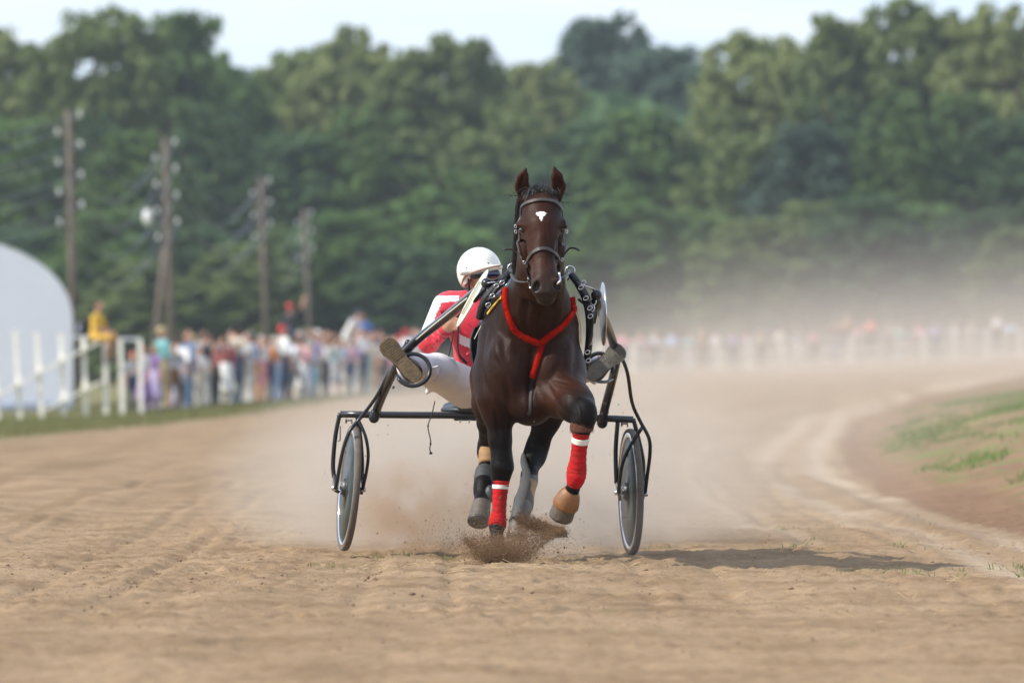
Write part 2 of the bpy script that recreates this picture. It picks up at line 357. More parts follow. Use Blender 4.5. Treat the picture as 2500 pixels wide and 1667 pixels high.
sz = np.minimum(.002 + RNG.exponential(.0028, len(x)), .020)
scatter_solids('dirt_clods', np.stack([x, d, gz(x, d, True) + sz * .15], 1), sz, mat('clod', (.30, .20, .125), (.16, .10, .06), 9, .95), 'loose crumbs and clods of dirt on the track', 'dirt')
def blades(name, P, h, wd, m, label, cat, lean=.5, parent=None):
    n = len(P); a = RNG.uniform(0, 6.28, n); l = RNG.normal(0, lean, n) * h; b = RNG.uniform(0, 6.28, n)
    side = np.stack([np.cos(a) * wd, np.sin(a) * wd * .4, a * 0], 1); up = np.stack([np.cos(b) * l, np.sin(b) * l, h], 1)
    v = np.stack([P - side, P + side, P + up * .55 + side * .7, P + up * .55 - side * .7, P + up + np.stack([np.cos(b) * l * .4, np.sin(b) * l * .4, -h * .1], 1)], 1)
    v = v.reshape(-1, 3); k = 5 * np.arange(n)[:, None]
    f = np.concatenate([k + np.array([[0, 1, 2]]), k + np.array([[0, 2, 3]]), k + np.array([[3, 2, 4]])])
    return tag(mk(name, v, f, m, parent, smooth=False), label, cat, kind='stuff')
m_grass = mat('grass_blade', (.095, .19, .03), (.18, .23, .06), 3, .7, transl=.3)
m_straw = mat('straw', (.50, .40, .22), (.38, .28, .14), 9, .8)
# sprigs on the track near the race line
cxs = []; 
for k in range(46):
    cx_, cd_ = random.choice([(random.uniform(-1.2, 3.0), random.uniform(45.6, 49.3)), (random.uniform(-.9, .2), random.uniform(46.8, 50.5)), (random.uniform(1.6, 3.1), random.uniform(45, 48)), (random.uniform(.6, 2.9), random.uniform(50, 62))])
    for q in range(random.randint(3, 16)): cxs.append((cx_ + random.gauss(0, .05), cd_ + random.gauss(0, .12)))
for k in range(70): cxs.append((2.05 + random.gauss(0, .08), 46.2 + random.gauss(0, .5)))
for k in range(90): cxs.append((2.72 + random.gauss(0, .06), 46.6 + random.gauss(0, .5)))
p = np.array(cxs); h = RNG.uniform(.018, .052, len(p))
blades('track_grass', np.stack([p[:, 0], p[:, 1], gz(p[:, 0], p[:, 1], True) - .002], 1), h, RNG.uniform(.0015, .0035, len(p)), m_grass, 'sparse green grass sprigs growing out of the dirt track', 'grass', .9)
n = 420; x = RNG.uniform(-3, 3, n); d = RNG.uniform(38, 54, n); a = RNG.uniform(0, 6.28, n); L_ = RNG.uniform(.015, .06, n)
x = np.where(RNG.random(n) < .35, RNG.normal(-.05, .5, n), x); d = np.where(np.abs(x) < .8, RNG.normal(46.4, .9, n), d)
z0 = gz(x, d, True) + .004; dv = np.stack([np.cos(a) * L_, np.sin(a) * L_, RNG.uniform(0, .5, n) * L_], 1); P0 = np.stack([x, d, z0], 1); th = np.array([0, 0, .0022])
vv = np.stack([P0 - dv, P0 + dv, P0 + dv + th, P0 - dv + th], 1).reshape(-1, 3)
tag(mk('straw_litter', vv, (4 * np.arange(n)[:, None] + np.arange(4)[None]), m_straw, smooth=False), 'short bits of dry straw lying on the dirt track', 'straw', kind='stuff')
# grass on the bank in patches
n = 95000; d = RNG.uniform(56, 150, n); u = RNG.uniform(.3, 4.5, n); x = bank_edge(d) + u
dens = sstep(.05, .26, vnoise(x * 1.5 + 9, d * .22) + .6 * vnoise(x * 4.6, d * 1.1)) * sstep(.3, 1.0, u); keep = RNG.random(n) < dens * (1 - .5 * sstep(90, 140, d)); x, d = x[keep], d[keep]
blades('bank_grass', np.stack([x, d, gz(x, d) - .005], 1), RNG.uniform(.03, .09, len(x)), RNG.uniform(.003, .007, len(x)), m_grass, 'patchy green grass growing on the reddish earth bank', 'grass', .6)
n = 60000; d = RNG.uniform(105, 300, n); x = verge_edge(d) - .5 - np.abs(RNG.normal(0, 3.2, n)) - RNG.random(n) ** 2 * 2; keep = (x > -22)
x, d = x[keep], d[keep]
blades('verge_turf', np.stack([x, d, gz(x, d) - .005], 1), RNG.uniform(.04, .11, len(x)), RNG.uniform(.006, .014, len(x)), mat('dry_grass', (.13, .155, .045), (.22, .20, .085), 1.5, .8, transl=.3), 'short grass along the outer edge of the track before the crowd', 'grass', .6)
# ------------------------------------------------------------------ trees
def leaf_mat(name, c1, c2): return mat(name, c1, c2, .35, .75, transl=.35, spec=.2, detail=3, objrand=.18)
LEAF = [leaf_mat('leaf_green', (.135, .225, .060), (.086, .150, .046)), leaf_mat('leaf_olive', (.180, .232, .078), (.118, .160, .054)),
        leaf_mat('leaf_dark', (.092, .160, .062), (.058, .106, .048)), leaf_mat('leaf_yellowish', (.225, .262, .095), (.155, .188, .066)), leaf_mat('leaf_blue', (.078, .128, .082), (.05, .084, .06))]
m_bark = mat('bark', (.10, .075, .055), (.06, .045, .035), 3, .9, bump=.5)
def crown_mesh(seed, shape, nclump, nleaf, leaf=.32, low=.25):
    r = np.random.default_rng(seed); cs = []
    tries = 0
    lob = r.normal(0, 1, (7, 3)); lob /= np.linalg.norm(lob, axis=1)[:, None]; amp = r.uniform(.10, .30, 7)
    while len(cs) < nclump and tries < 40000:
        tries += 1
        p = r.normal(0, 1, 3); p /= np.linalg.norm(p); bul = .80 + (amp * np.clip(lob @ p, 0, 1) ** 4).sum()
        rad = r.uniform(.25, 1) ** .45 * bul; q = p * rad
        wz = shape(q[2]); q = np.array([q[0] * wz, q[1] * wz, q[2]])
        cs.append(q)
    cs = np.array(cs); sx, sz = 5.2, (1 - low) * 10
    cs = cs * np.array([sx, sx, sz]) + np.array([0, 0, low * 20 + sz])
    n = nclump * nleaf; ci = np.repeat(np.arange(nclump), nleaf); cr_ = r.uniform(.40, 1.0, nclump)
    off = r.normal(0, 1, (n, 3)); off /= np.linalg.norm(off, axis=1)[:, None]; off *= (r.random(n) ** .4)[:, None]; off[:, 2] *= .7
    P = cs[ci] + off * cr_[ci][:, None]
    nn = off + .6 * r.normal(0, 1, (n, 3)) + np.array([0, 0, .35]); nn /= np.linalg.norm(nn, axis=1)[:, None]
    a = np.cross(nn, r.normal(0, 1, (n, 3))); a /= np.linalg.norm(a, axis=1)[:, None]; b = np.cross(nn, a)
    s_ = leaf * r.uniform(.6, 1.3, n)[:, None]
    v = np.stack([P - a * s_, P - b * s_ * .6, P + a * s_, P + b * s_ * .6], 1).reshape(-1, 3)
    return v, 4 * np.arange(n)[:, None] + np.arange(4)[None], cs
def trunk_geo(seed, cs, low):
    r = random.Random(seed); top = low * 20 + 9
    path = [Vector((0, 0, -1)), Vector((r.uniform(-.2, .2), r.uniform(-.2, .2), 3)), Vector((r.uniform(-.5, .5), r.uniform(-.5, .5), top * .6)), Vector((r.uniform(-.8, .8), r.uniform(-.8, .8), top))]
    g = [tube_geo(cr(path, 4), [.42, .34, .25, .1], 8)]
    for k in range(11):
        i = r.randrange(len(cs)); e = Vector(cs[i]); t = r.uniform(.3, .9); s0 = path[1].lerp(path[3], t); 
        if e.z < s0.z: continue
        g.append(tube_geo(cr([s0, s0.lerp(e, .5) + Vector((0, 0, -.3)), e], 3), [.15, .09, .03], 5))
    return merge(*g)
shapes = [lambda z: 1.0, lambda z: .75 + .25 * (1 - z), lambda z: .62, lambda z: 1.15 - .25 * z, lambda z: .85]
PROTO = []
for i, (sh, nc, nl, low) in enumerate([(shapes[0], 300, 44, .50), (shapes[1], 290, 44, .44), (shapes[2], 230, 44, .34), (shapes[3], 320, 42, .04), (shapes[4], 180, 44, .50), (shapes[0], 320, 42, .02)]):
    v, f, cs = crown_mesh(40 + i, sh, nc, nl, .30, low)
    cm = bpy.data.meshes.new('crown'); co = mk('crown', v, f, LEAF[0], smooth=False); tv, tf = trunk_geo(i, cs, low); to = mk('trunk', tv, tf, m_bark)
    zt = float(np.percentile(v[:, 2], 99.7)); wd = float(np.percentile(np.abs(v[:, 0]), 98))
    PROTO.append((co.data, to.data, zt, wd)); bpy.data.objects.remove(co); bpy.data.objects.remove(to)
def tree(px, top, wpx, d, proto, leaf, label, group='trees of the wood behind the track', name='broadleaf_tree'):
    s_ = F / d; x = (px - 1250) / s_; g = float(gz(x, min(d, 420))); ht = CH + (HZ - top) / s_ - g; cmesh, tmesh, zt, wd = PROTO[proto]
    t = thing(name, label, 'tree', (x, d, g), group); t.rotation_euler.z = random.uniform(0, 6.28)
    t.scale = (wpx / s_ / 2 / wd, wpx / s_ / 2 / wd, ht / zt)
    for nm, me in (('trunk', tmesh), ('crown', cmesh)):
        o = bpy.data.objects.new(nm, me); C.objects.link(o); o.parent = t
        if nm == 'crown': o.material_slots[0].link = 'OBJECT'; o.material_slots[0].material = LEAF[leaf]
    return t
# px, top row, width px, distance, crown kind, leaf colour, label
TR = [(-30, 62, 300, 590, 4, 3, 'pale olive tree with a thin top at the left edge of the wood'),
 (110, 120, 230, 600, 0, 0, 'green tree filling the dip left of the open-topped tree'),
 (245, 26, 290, 560, 4, 1, 'tall open-topped olive tree with sky showing through, above the first pole'),
 (425, 38, 210, 585, 2, 0, 'slender pointed green tree with ragged top above the second pole'),
 (560, 135, 240, 600, 1, 0, 'rounded green tree on the low left shoulder of the skyline'),
 (650, 185, 190, 640, 0, 2, 'dark green tree in the dip before the broad olive crown'),
 (740, 128, 230, 620, 0, 1, 'olive tree on the left slope of the broad double-peaked crown'),
 (845, 72, 240, 600, 1, 3, 'tall yellowish tree forming the peak left of the horse ears'),
 (950, 145, 190, 630, 0, 1, 'olive tree in the saddle right of the yellowish peak'),
 (1085, 100, 280, 590, 0, 1, 'broad olive tree directly above and left of the horse ears'),
 (1215, 172, 200, 650, 0, 2, 'dark tree in the skyline dip above the horse ears'),
 (1310, 160, 210, 620, 0, 3, 'low yellowish tree before the dark blue crown'),
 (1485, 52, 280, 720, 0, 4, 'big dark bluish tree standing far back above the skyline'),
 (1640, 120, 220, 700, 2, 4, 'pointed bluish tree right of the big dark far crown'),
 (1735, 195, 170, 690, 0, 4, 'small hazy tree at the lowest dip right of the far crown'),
 (1850, 90, 270, 575, 0, 3, 'rounded yellow-olive tree where the right wood begins'),
 (1965, 135, 200, 585, 0, 1, 'olive tree tucked behind the small knob-topped tree'),
 (2022, 46, 130, 560, 2, 1, 'narrow knob-topped tree on the right skyline'),
 (2120, 70, 220, 570, 1, 0, 'green tree left of the highest right-hand top'),
 (2225, 2, 200, 560, 4, 1, 'highest tree of the right wood with an open tip'),
 (2350, 42, 230, 560, 0, 1, 'olive tree right of the highest tip'),
 (2480, 22, 260, 555, 1, 3, 'yellowish tall tree at the right edge of the picture'),
 # second tier
 (40, 300, 330, 540, 5, 0, 'bushy green tree behind the white arched hall'), (200, 290, 300, 545, 3, 2, 'dark green tree right behind the first pole'),
 (330, 330, 280, 535, 5, 0, 'mid green tree between the first and second poles'), (480, 270, 300, 550, 3, 2, 'dark tree right of the second pole'),
 (590, 360, 300, 560, 3, 1, 'brownish olive tree behind the third pole'), (710, 330, 290, 560, 5, 2, 'dark green tree between the third and fourth poles'),
 (830, 270, 330, 560, 3, 0, 'large fresh green tree right of the fourth pole'), (980, 330, 330, 565, 5, 1, 'olive tree above the driver'),
 (1090, 420, 300, 550, 3, 0, 'green tree directly above the white helmet'), (1190, 270, 300, 570, 3, 1, 'mottled olive tree left of the horse head'),
 (1330, 260, 300, 575, 3, 3, 'yellowish tree behind the horse ears'), (1450, 300, 300, 565, 5, 2, 'blue-green tree just right of the horse ears'),
 (1560, 280, 300, 560, 5, 0, 'wide green tree below the big far crown'), (1700, 270, 280, 570, 3, 1, 'olive tree below the small hazy tree'),
 (1820, 330, 300, 545, 5, 1, 'olive-brown tree at the start of the right wood, lower tier'), (1960, 310, 260, 540, 5, 4, 'blue-green spreading tree in the middle of the right wood'),
 (2090, 250, 260, 550, 3, 2, 'dark tree in the shaded hollow of the right wood'), (2210, 230, 280, 540, 3, 0, 'bright green tree below the highest tip'),
 (2340, 240, 260, 548, 5, 0, 'fresh green tree with hanging boughs right of the hollow'), (2470, 300, 280, 540, 5, 2, 'dark tree low at the right edge'),
 # lowest tier
 (80, 560, 300, 515, 5, 2, 'dark bush behind the roof of the arched hall'), (260, 520, 280, 510, 5, 0, 'green bush behind the yellow-shirted sitter'),
 (340, 640, 230, 505, 5, 1, 'olive bush beside the leaning pole strut'), (470, 560, 280, 515, 5, 2, 'dark bush right of the second pole base'),
 (590, 600, 260, 510, 5, 1, 'brown-green bush at the third pole base'), (700, 560, 260, 520, 5, 0, 'green bush at the fourth pole base'),
 (850, 520, 320, 515, 5, 0, 'wide green bush above the middle of the crowd'), (1000, 600, 280, 510, 5, 2, 'dark green bush behind the driver helmet'),
 (1120, 560, 280, 515, 5, 0, 'green bush behind the horse neck'), (1260, 500, 300, 520, 5, 2, 'dark bush hidden mostly by the horse head'),
 (1400, 520, 280, 515, 5, 2, 'blue-green bush right of the horse face'), (1540, 500, 300, 510, 5, 0, 'green bush right of the number disc'),
 (1690, 520, 290, 515, 5, 0, 'green bush left of the dusty hollow'), (1840, 540, 280, 505, 5, 1, 'olive bush rising out of the dust'),
 (1980, 500, 290, 510, 5, 1, 'olive-green bush in the dust left of the dark hollow'), (2120, 480, 280, 505, 5, 2, 'dark bush in the right hollow'),
 (2250, 500, 280, 510, 5, 0, 'green bush under the bright boughs'), (2390, 520, 280, 505, 5, 2, 'dark bush fading into dust'), (2500, 560, 240, 500, 5, 1, 'olive bush at the lower right edge of the wood')]
for (px, top, wp, d, pr, lf, lab) in TR:
    low = top > 470
    tree(px, top, wp * (1.2 if top > 225 else 1.08 if px < 600 else 1.34), d, pr, lf, lab, 'low trees along the foot of the wood' if low else 'trees of the wood behind the track', 'bushy_tree' if pr in (3, 5) else 'broadleaf_tree')
# a far-off mass of wood that closes the gaps between the trunks
vs = []; fs = []
n = 52000; px = RNG.uniform(-1900, 4400, n); d = RNG.uniform(640, 690, n); s_ = F / d
prof = np.interp(px, [-250, 0, 150, 420, 600, 700, 850, 1000, 1090, 1230, 1400, 1500, 1600, 1730, 1850, 2020, 2230, 2500, 2750], [230, 210, 225, 220, 290, 270, 230, 260, 240, 290, 260, 250, 270, 320, 230, 190, 150, 150, 170])
pt = CH + (HZ - prof) / s_; X = (px - 1250) / s_; Z = pt * RNG.uniform(0, 1, n) ** .8 + .5 * RNG.normal(0, 1, n)
nn = RNG.normal(0, 1, (n, 3)) + np.array([-.2, -1, .6]); nn /= np.linalg.norm(nn, axis=1)[:, None]; a = np.cross(nn, RNG.normal(0, 1, (n, 3))); a /= np.linalg.norm(a, axis=1)[:, None]; b = np.cross(nn, a)
P = np.stack([X, d, Z], 1); q = RNG.uniform(.5, 1.0, n)[:, None]
tag(mk('woodland', np.stack([P - a * q, P - b * q * .6, P + a * q, P + b * q * .6], 1).reshape(-1, 3), 4 * np.arange(n)[:, None] + np.arange(4)[None], LEAF[2], smooth=False), 'dim far depth of the wood seen between the nearer trees', 'wood', kind='stuff')

# ------------------------------------------------------------------ arched hall, utility poles
m_tent = mat('tent_cloth', (.58, .60, .66), (.54, .56, .62), .8, .6); m_seam = mat('tent_seam', (.48, .52, .61), (.44, .48, .57), 2, .6)
D0 = 236; s0 = F / D0; hx = (-150 - 1250) / s0; hg = float(gz(hx, D0)) - .05; hw = 328 / s0; ht_ = CH + (HZ - 575) / s0 - hg; wallh = CH + (HZ - 790) / s0 - hg
hall = thing('arched_hall', 'white arched fabric hall with a flat end wall, behind the white fence', 'building', (hx, D0, hg))
prof = [(hw, 0), (hw, wallh)] + [(hw * math.cos(a), wallh + (ht_ - wallh) * math.sin(a) ** .9) for a in np.linspace(0, math.pi, 29)[1:-1]] + [(-hw, wallh), (-hw, 0)]
V_ = [Vector((hx + x, D0, hg + z)) for x, z in prof]; mk('end_wall', V_, [tuple(range(len(V_)))[::-1]], m_tent, hall, smooth=False)
n_ = len(prof); V2 = [Vector((hx + x * k - .064 * (yy - D0), yy, hg + z * k)) for yy, k in ((D0 - .01, 1.004), (D0 + 14, 1.012)) for x, z in prof]
mk('roof', V2, [(i, i + 1, n_ + i + 1, n_ + i) for i in range(n_ - 1)], m_tent, hall)
mk('base_rail', *box_geo((hx, D0 - .06, hg + .18), (hw * 2, .1, .3)), m_seam, hall)
m_pole = mat('pole_wood', (.16, .125, .10), (.105, .082, .068), 2, .9, bump=.4); m_cer = mat('ceramic', (.8, .8, .78), (.7, .7, .68), 5, .25); m_steel = mat('steel_dark', (.13, .13, .13), (.08, .08, .08), 20, .5, .7); m_wire = mat('wire', (.17, .19, .2), (.12, .13, .14), 5, .5, .3)
POLES = [(167, 268, 184, 290, 'nearest wooden utility pole, rising behind the white arched hall', 8), (402, 336, 424, 325, 'wooden utility pole with a lamp and a leaning strut', 8), (636, 432, 655, 395, 'third wooden utility pole, left of the fourth, above the crowd', 6), (742, 512, 762, 480, 'farthest and shortest looking utility pole behind the waving spectator', 6)]
PT = []
for (tx, ty, bx, d, lab, nins) in POLES:
    s_ = F / d; base = W(bx, HZ, d); g = float(gz(base.x, d)); base = Vector((base.x, d, g - .3)); top = W(tx, ty, d)
    p = thing('utility_pole', lab, 'pole', (base.x, d, g), 'utility poles behind the crowd'); tube('pole', [base, base.lerp(top, .5), top], [.135, .12, .10], m_pole, p, 12)
    ins = []
    for k in range(nins):
        side = -1 if k % 2 == 0 else 1; row = k // 2
        c = top.lerp(base, (.055 + .1 * row + (.04 if side < 0 else -.02))); e = c + Vector((side * .36, -.12, .12))
        h_ = tube('bracket', [c, c + Vector((side * .3, -.1, -.02)), e], .022, m_steel, p, 6)
        mk('insulator', *lathe_geo([(.02, -.03), (.06, -.02), (.075, .03), (.05, .06), (.065, .09), (.045, .15), (0, .17)], e, (0, 0, 1), 12), m_cer, h_); ins.append(e + Vector((0, 0, .06)))
    PT.append((p, ins))
    if d == 325:
        b0 = W(362, HZ, d); tube('strut', [Vector((b0.x, d + .3, g - .3)), top.lerp(base, .34)], .12, m_pole, p, 10)
        lp = W(360, 530, d); a = tube('lamp_arm', [top.lerp(base, .46), lp + Vector((.3, 0, .15)), lp], .03, m_steel, p, 8); mk('lamp_head', *sphere_geo(lp, (.17, .2, .3), 14, 8), m_cer, a)
def wire(parent, a, b, sag):
    tube('wire', [a.lerp(b, t) - Vector((0, 0, 4 * sag * t * (1 - t))) for t in np.linspace(0, 1, 19)], .02, m_wire, parent, 5)
for i in range(3):
    A, B = PT[i + 1][1], PT[i][1]
    for k in range(len(A)): wire(PT[i + 1][0], A[k], B[min(k, len(B) - 1)], 1.9)
p = thing('utility_pole', 'next utility pole, beyond the left edge, carrying the wires onward', 'pole', (-28.7, 236, float(gz(-22, 236))), 'utility poles behind the crowd'); tube('pole', [Vector((-28.7, 236, -1.2)), Vector((-28.8, 236, 9.1))], [.17, .12], m_pole, p, 12)
for k, a in enumerate(PT[0][1]): wire(PT[0][0], a, Vector((-29.05 + (k % 2) * .6, 235.9, a.z + .4)), 2.0)

# ------------------------------------------------------------------ fences
m_white = mat('fence_white', (.86, .83, .74), (.78, .75, .66), 6, .6, bump=.2); m_rail = mat('rail_grey', (.55, .58, .62), (.45, .48, .52), 6, .6)
def plank(name, a, b, w, t, m, parent):
    a = Vector(a); b = Vector(b); ax = (b - a); L_ = ax.length; q = ax.to_track_quat('Z', 'Y').to_matrix(); return mk(name, *box_geo((a + b) / 2, (w, t, L_), q), m, parent, smooth=False)
DF = 204
fen = thing('fence', 'tall white plank fence with slanting boards before the arched hall', 'fence', (W(160, 1010, DF).x, DF, float(gz(-10, DF))))
for (tx, ty, bx) in [(-20, 802, -4), (36, 806, 51), (89, 811, 103), (148, 815, 158), (203, 827, 211), (257, 838, 259), (293, 829, 300), (341, 829, 345)]:
    t_ = W(tx, ty, DF); bx_ = (bx - 1250) * DF / F; plank('post', (bx_, DF, float(gz(bx_, DF)) - .1), t_, .21, .1, m_white, fen)
for a, b in [((-30, 976), (66, 927)), ((74, 919), (243, 834)), ((112, 998), (250, 930))]:
    plank('board', W(a[0], a[1], DF - .14), W(b[0], b[1], DF - .14), .26, .05, m_white, fen)
plank('rail', W(176, 822, DF + .2), W(347, 829, DF + .2), .14, .06, m_rail, fen)
def dfence(px): return float(np.interp(px, [0, 300, 480, 880, 1150, 1500, 1600, 2500, 2700], [205, 208, 218, 257, 295, 360, 385, 410, 410]))
def run_fence(label, pxs, htop, group, off=0, wdt=.12):
    t = thing('fence', label, 'fence', (0, 0, 0), group); pts = []
    for px in pxs:
        d = dfence(px) + off; x = (px - 1250) * d / F; g = float(gz(x, d)); pts.append(Vector((x, d, g)))
    t.location = pts[0]
    for p in pts: plank('post', p - Vector((0, 0, .1)), p + Vector((0, 0, htop)), wdt, .1, m_white, t)
    for a, b in zip(pts[:-1], pts[1:]):
        for z in (htop - .1, htop * .52): plank('rail', a + Vector((0, .09, z)), b + Vector((0, .09, z)), .05, .12, m_rail if z > .9 else m_white, t)
run_fence('white post and rail fence that the left crowd leans on', [398, 455, 510, 560, 606, 648, 684, 722, 752, 784, 812, 838, 864, 888, 912, 940, 968, 996, 1024], 1.55, 'fences round the track', .1, .12)
run_fence('white post and rail fence fading into dust on the far right', [1462, 1545, 1605, 1687, 1752, 1828, 1908, 1991, 2076, 2176, 2254, 2330, 2410, 2490, 2570], 1.3, 'fences round the track', 0, .2)

# ------------------------------------------------------------------ spectators
def person_mesh(pose, h=.02):
    f = Field((-.75, -.6, -.02), (.75, .6, 2.2), h); J = dict(sh=((-.19, 0, 1.42), (.19, 0, 1.42)), el=((-.25, .03, 1.14), (.25, .03, 1.14)), wr=((-.25, -.08, .9), (.25, -.08, .9)), hip=((-.09, 0, .92), (.09, 0, .92)), kn=((-.1, -.02, .5), (.1, -.02, .5)), an=((-.11, .02, .08), (.11, .02, .08)), lean=0., sleeve=.6, skirt=0)
    J.update(pose); ln = J['lean']
    T = lambda p: (p[0], p[1] - ln * max(0, p[2] - .95), p[2] - .25 * abs(ln) * max(0, p[2] - .95))
    f.el(T((0, 0, 1.02)), (.165, .115, .17), k=.05, l=3); f.el(T((0, .0, 1.17)), (.155, .105, .17), k=.06, l=2); f.el(T((0, 0, 1.34)), (.185, .115, .15), k=.06, l=2); f.rc(T((-.15, 0, 1.43)), T((.15, 0, 1.43)), .06, .06, k=.05, l=2)
    f.rc(T((0, .0, 1.45)), T((0, -.015, 1.56)), .052, .05, k=.02, l=0); f.el(T((0, -.02, 1.64)), (.076, .095, .118), k=.02, l=0); f.el(T((0, -.115, 1.625)), (.014, .022, .024), k=.02, l=0)
    for s_ in (-1, 1): f.el(T((s_ * .078, 0, 1.63)), (.014, .022, .032), k=.01, l=0)
    f.el(T((0, .02, 1.68)), (.088, .106, .098), k=.01, l=1)
    for i in (0, 1):
        sh, el, wr = T(J['sh'][i]), T(J['el'][i]), T(J['wr'][i]); f.rc(sh, el, .062, .05, k=.04, l=2)
        mid = tuple(a + (b - a) * J['sleeve'] for a, b in zip(el, wr)) if J['sleeve'] > .05 else el
        f.rc(el, wr, .044, .034, k=.015, l=0)
        if J['sleeve'] > .7: f.rc(el, mid, .05, .045, k=.02, l=2)
        dv = np.array(wr) - np.array(el); dv = dv / (np.linalg.norm(dv) + 1e-6); f.rc(wr, tuple(np.array(wr) + dv * .12), .038, .024, k=.02, l=0); f.rc(wr, tuple(np.array(wr) + dv * .06 + np.array([-.04 if i else .04, 0, 0])), .02, .014, k=.012, l=0)
        hp, kn, an = J['hip'][i], J['kn'][i], J['an'][i]; f.rc(hp, kn, .098, .066, k=.05, l=3); f.rc(kn, an, .064, .044, k=.03, l=3 if J['skirt'] != 2 else 0)
        f.rc((an[0], an[1], an[2] - .035), (an[0], an[1] - .17, an[2] - .045), .045, .036, k=.02, l=4)
    if J['skirt'] == 1: f.rc((0, 0, .95), (0, 0, .45), .15, .24, k=.05, l=3)
    return f.mesh(1)
m_dummy = mat('cloth_plain', (.5, .5, .5))
POSES = dict(stand={}, folded=dict(el=((-.27, -.02, 1.17), (.27, -.02, 1.17)), wr=((.08, -.2, 1.2), (-.08, -.2, 1.16)), sleeve=.9), hips=dict(el=((-.38, .06, 1.2), (.38, .06, 1.2)), wr=((-.18, -.04, 1.02), (.18, -.04, 1.02))),
    phone=dict(el=((-.25, .03, 1.14), (.27, -.2, 1.33)), wr=((-.25, -.08, .9), (.14, -.3, 1.55))), wave=dict(el=((-.36, 0, 1.6), (.25, .03, 1.14)), wr=((-.42, -.05, 1.86), (.25, -.08, .9))),
    lean=dict(lean=.55, el=((-.27, -.1, 1.2), (.27, -.1, 1.2)), wr=((-.2, -.33, 1.12), (.2, -.33, 1.12))), walk=dict(kn=((-.1, -.2, .52), (.1, .05, .5)), an=((-.1, -.22, .08), (.1, .3, .12)), el=((-.27, .18, 1.17), (.27, -.1, 1.15)), wr=((-.26, .12, .92), (.24, -.3, 1.05))),
    skirt=dict(skirt=1, wr=((-.2, -.2, 1.05), (.25, -.08, .9))), shorts=dict(skirt=2, el=((-.27, .03, 1.14), (.3, 0, 1.15)), wr=((-.22, -.12, .92), (.2, -.2, 1.1))))
PM = {}
for k, v in POSES.items():
    a, b, l = person_mesh(v); o = mk('person', a, b, [m_dummy] * 5, midx=l); PM[k] = o.data; bpy.data.objects.remove(o)
COL = dict(white=(.75, .74, .72), cream=(.66, .6, .5), beige=(.5, .43, .34), grey=(.32, .33, .35), black=(.025, .025, .03), navy=(.03, .05, .10), denim=(.10, .16, .27), blue=(.06, .14, .42), sky=(.42, .53, .72), teal=(.16, .38, .40), turquoise=(.42, .62, .62), green=(.12, .26, .10), lime=(.42, .5, .08), yellow=(.75, .45, .04), orange=(.7, .24, .07), coral=(.75, .26, .2), red=(.62, .05, .05), crimson=(.4, .03, .06), maroon=(.2, .03, .05), pink=(.75, .42, .42), rose=(.7, .3, .36), lilac=(.5, .42, .66), purple=(.22, .12, .33), brown=(.17, .09, .05), khaki=(.33, .28, .16), tan=(.5, .33, .2))
HAIR = dict(brown=(.08, .045, .025), black=(.018, .015, .014), blond=(.5, .38, .2), grey=(.42, .4, .38), red=(.62, .06, .05), white=(.78, .76, .74), navy=(.03, .05, .1))
SK = [(.55, .30, .20), (.5, .27, .18), (.62, .37, .27)]
def cm(kind, nm, c): return mat('%s_%s' % (kind, nm), c, tuple(x * .8 for x in c), 6, .8)
SHOE = cm('shoe', 'dark', (.06, .055, .05))
def spectator(px, d, pose, shirt, legs, hair, label, group, scale=1., rz=0., dz=0., foot=None):
    x = (px - 1250) * d / F; g = float(gz(x, d)) + dz
    o = bpy.data.objects.new('person', PM[pose]); C.objects.link(o); o.location = (x, d, g); o.scale = (scale,) * 3; o.rotation_euler.z = rz
    sk = random.randrange(3)
    for i, m in enumerate([cm('skin', str(sk), SK[sk]), cm('hair', hair, HAIR[hair]), cm('cloth', shirt, COL[shirt]), cm('cloth', legs, COL[legs]), SHOE]):
        o.material_slots[i].link = 'OBJECT'; o.material_slots[i].material = m
    return tag(o, label, 'person', group)
GL = 'spectators along the left fence'
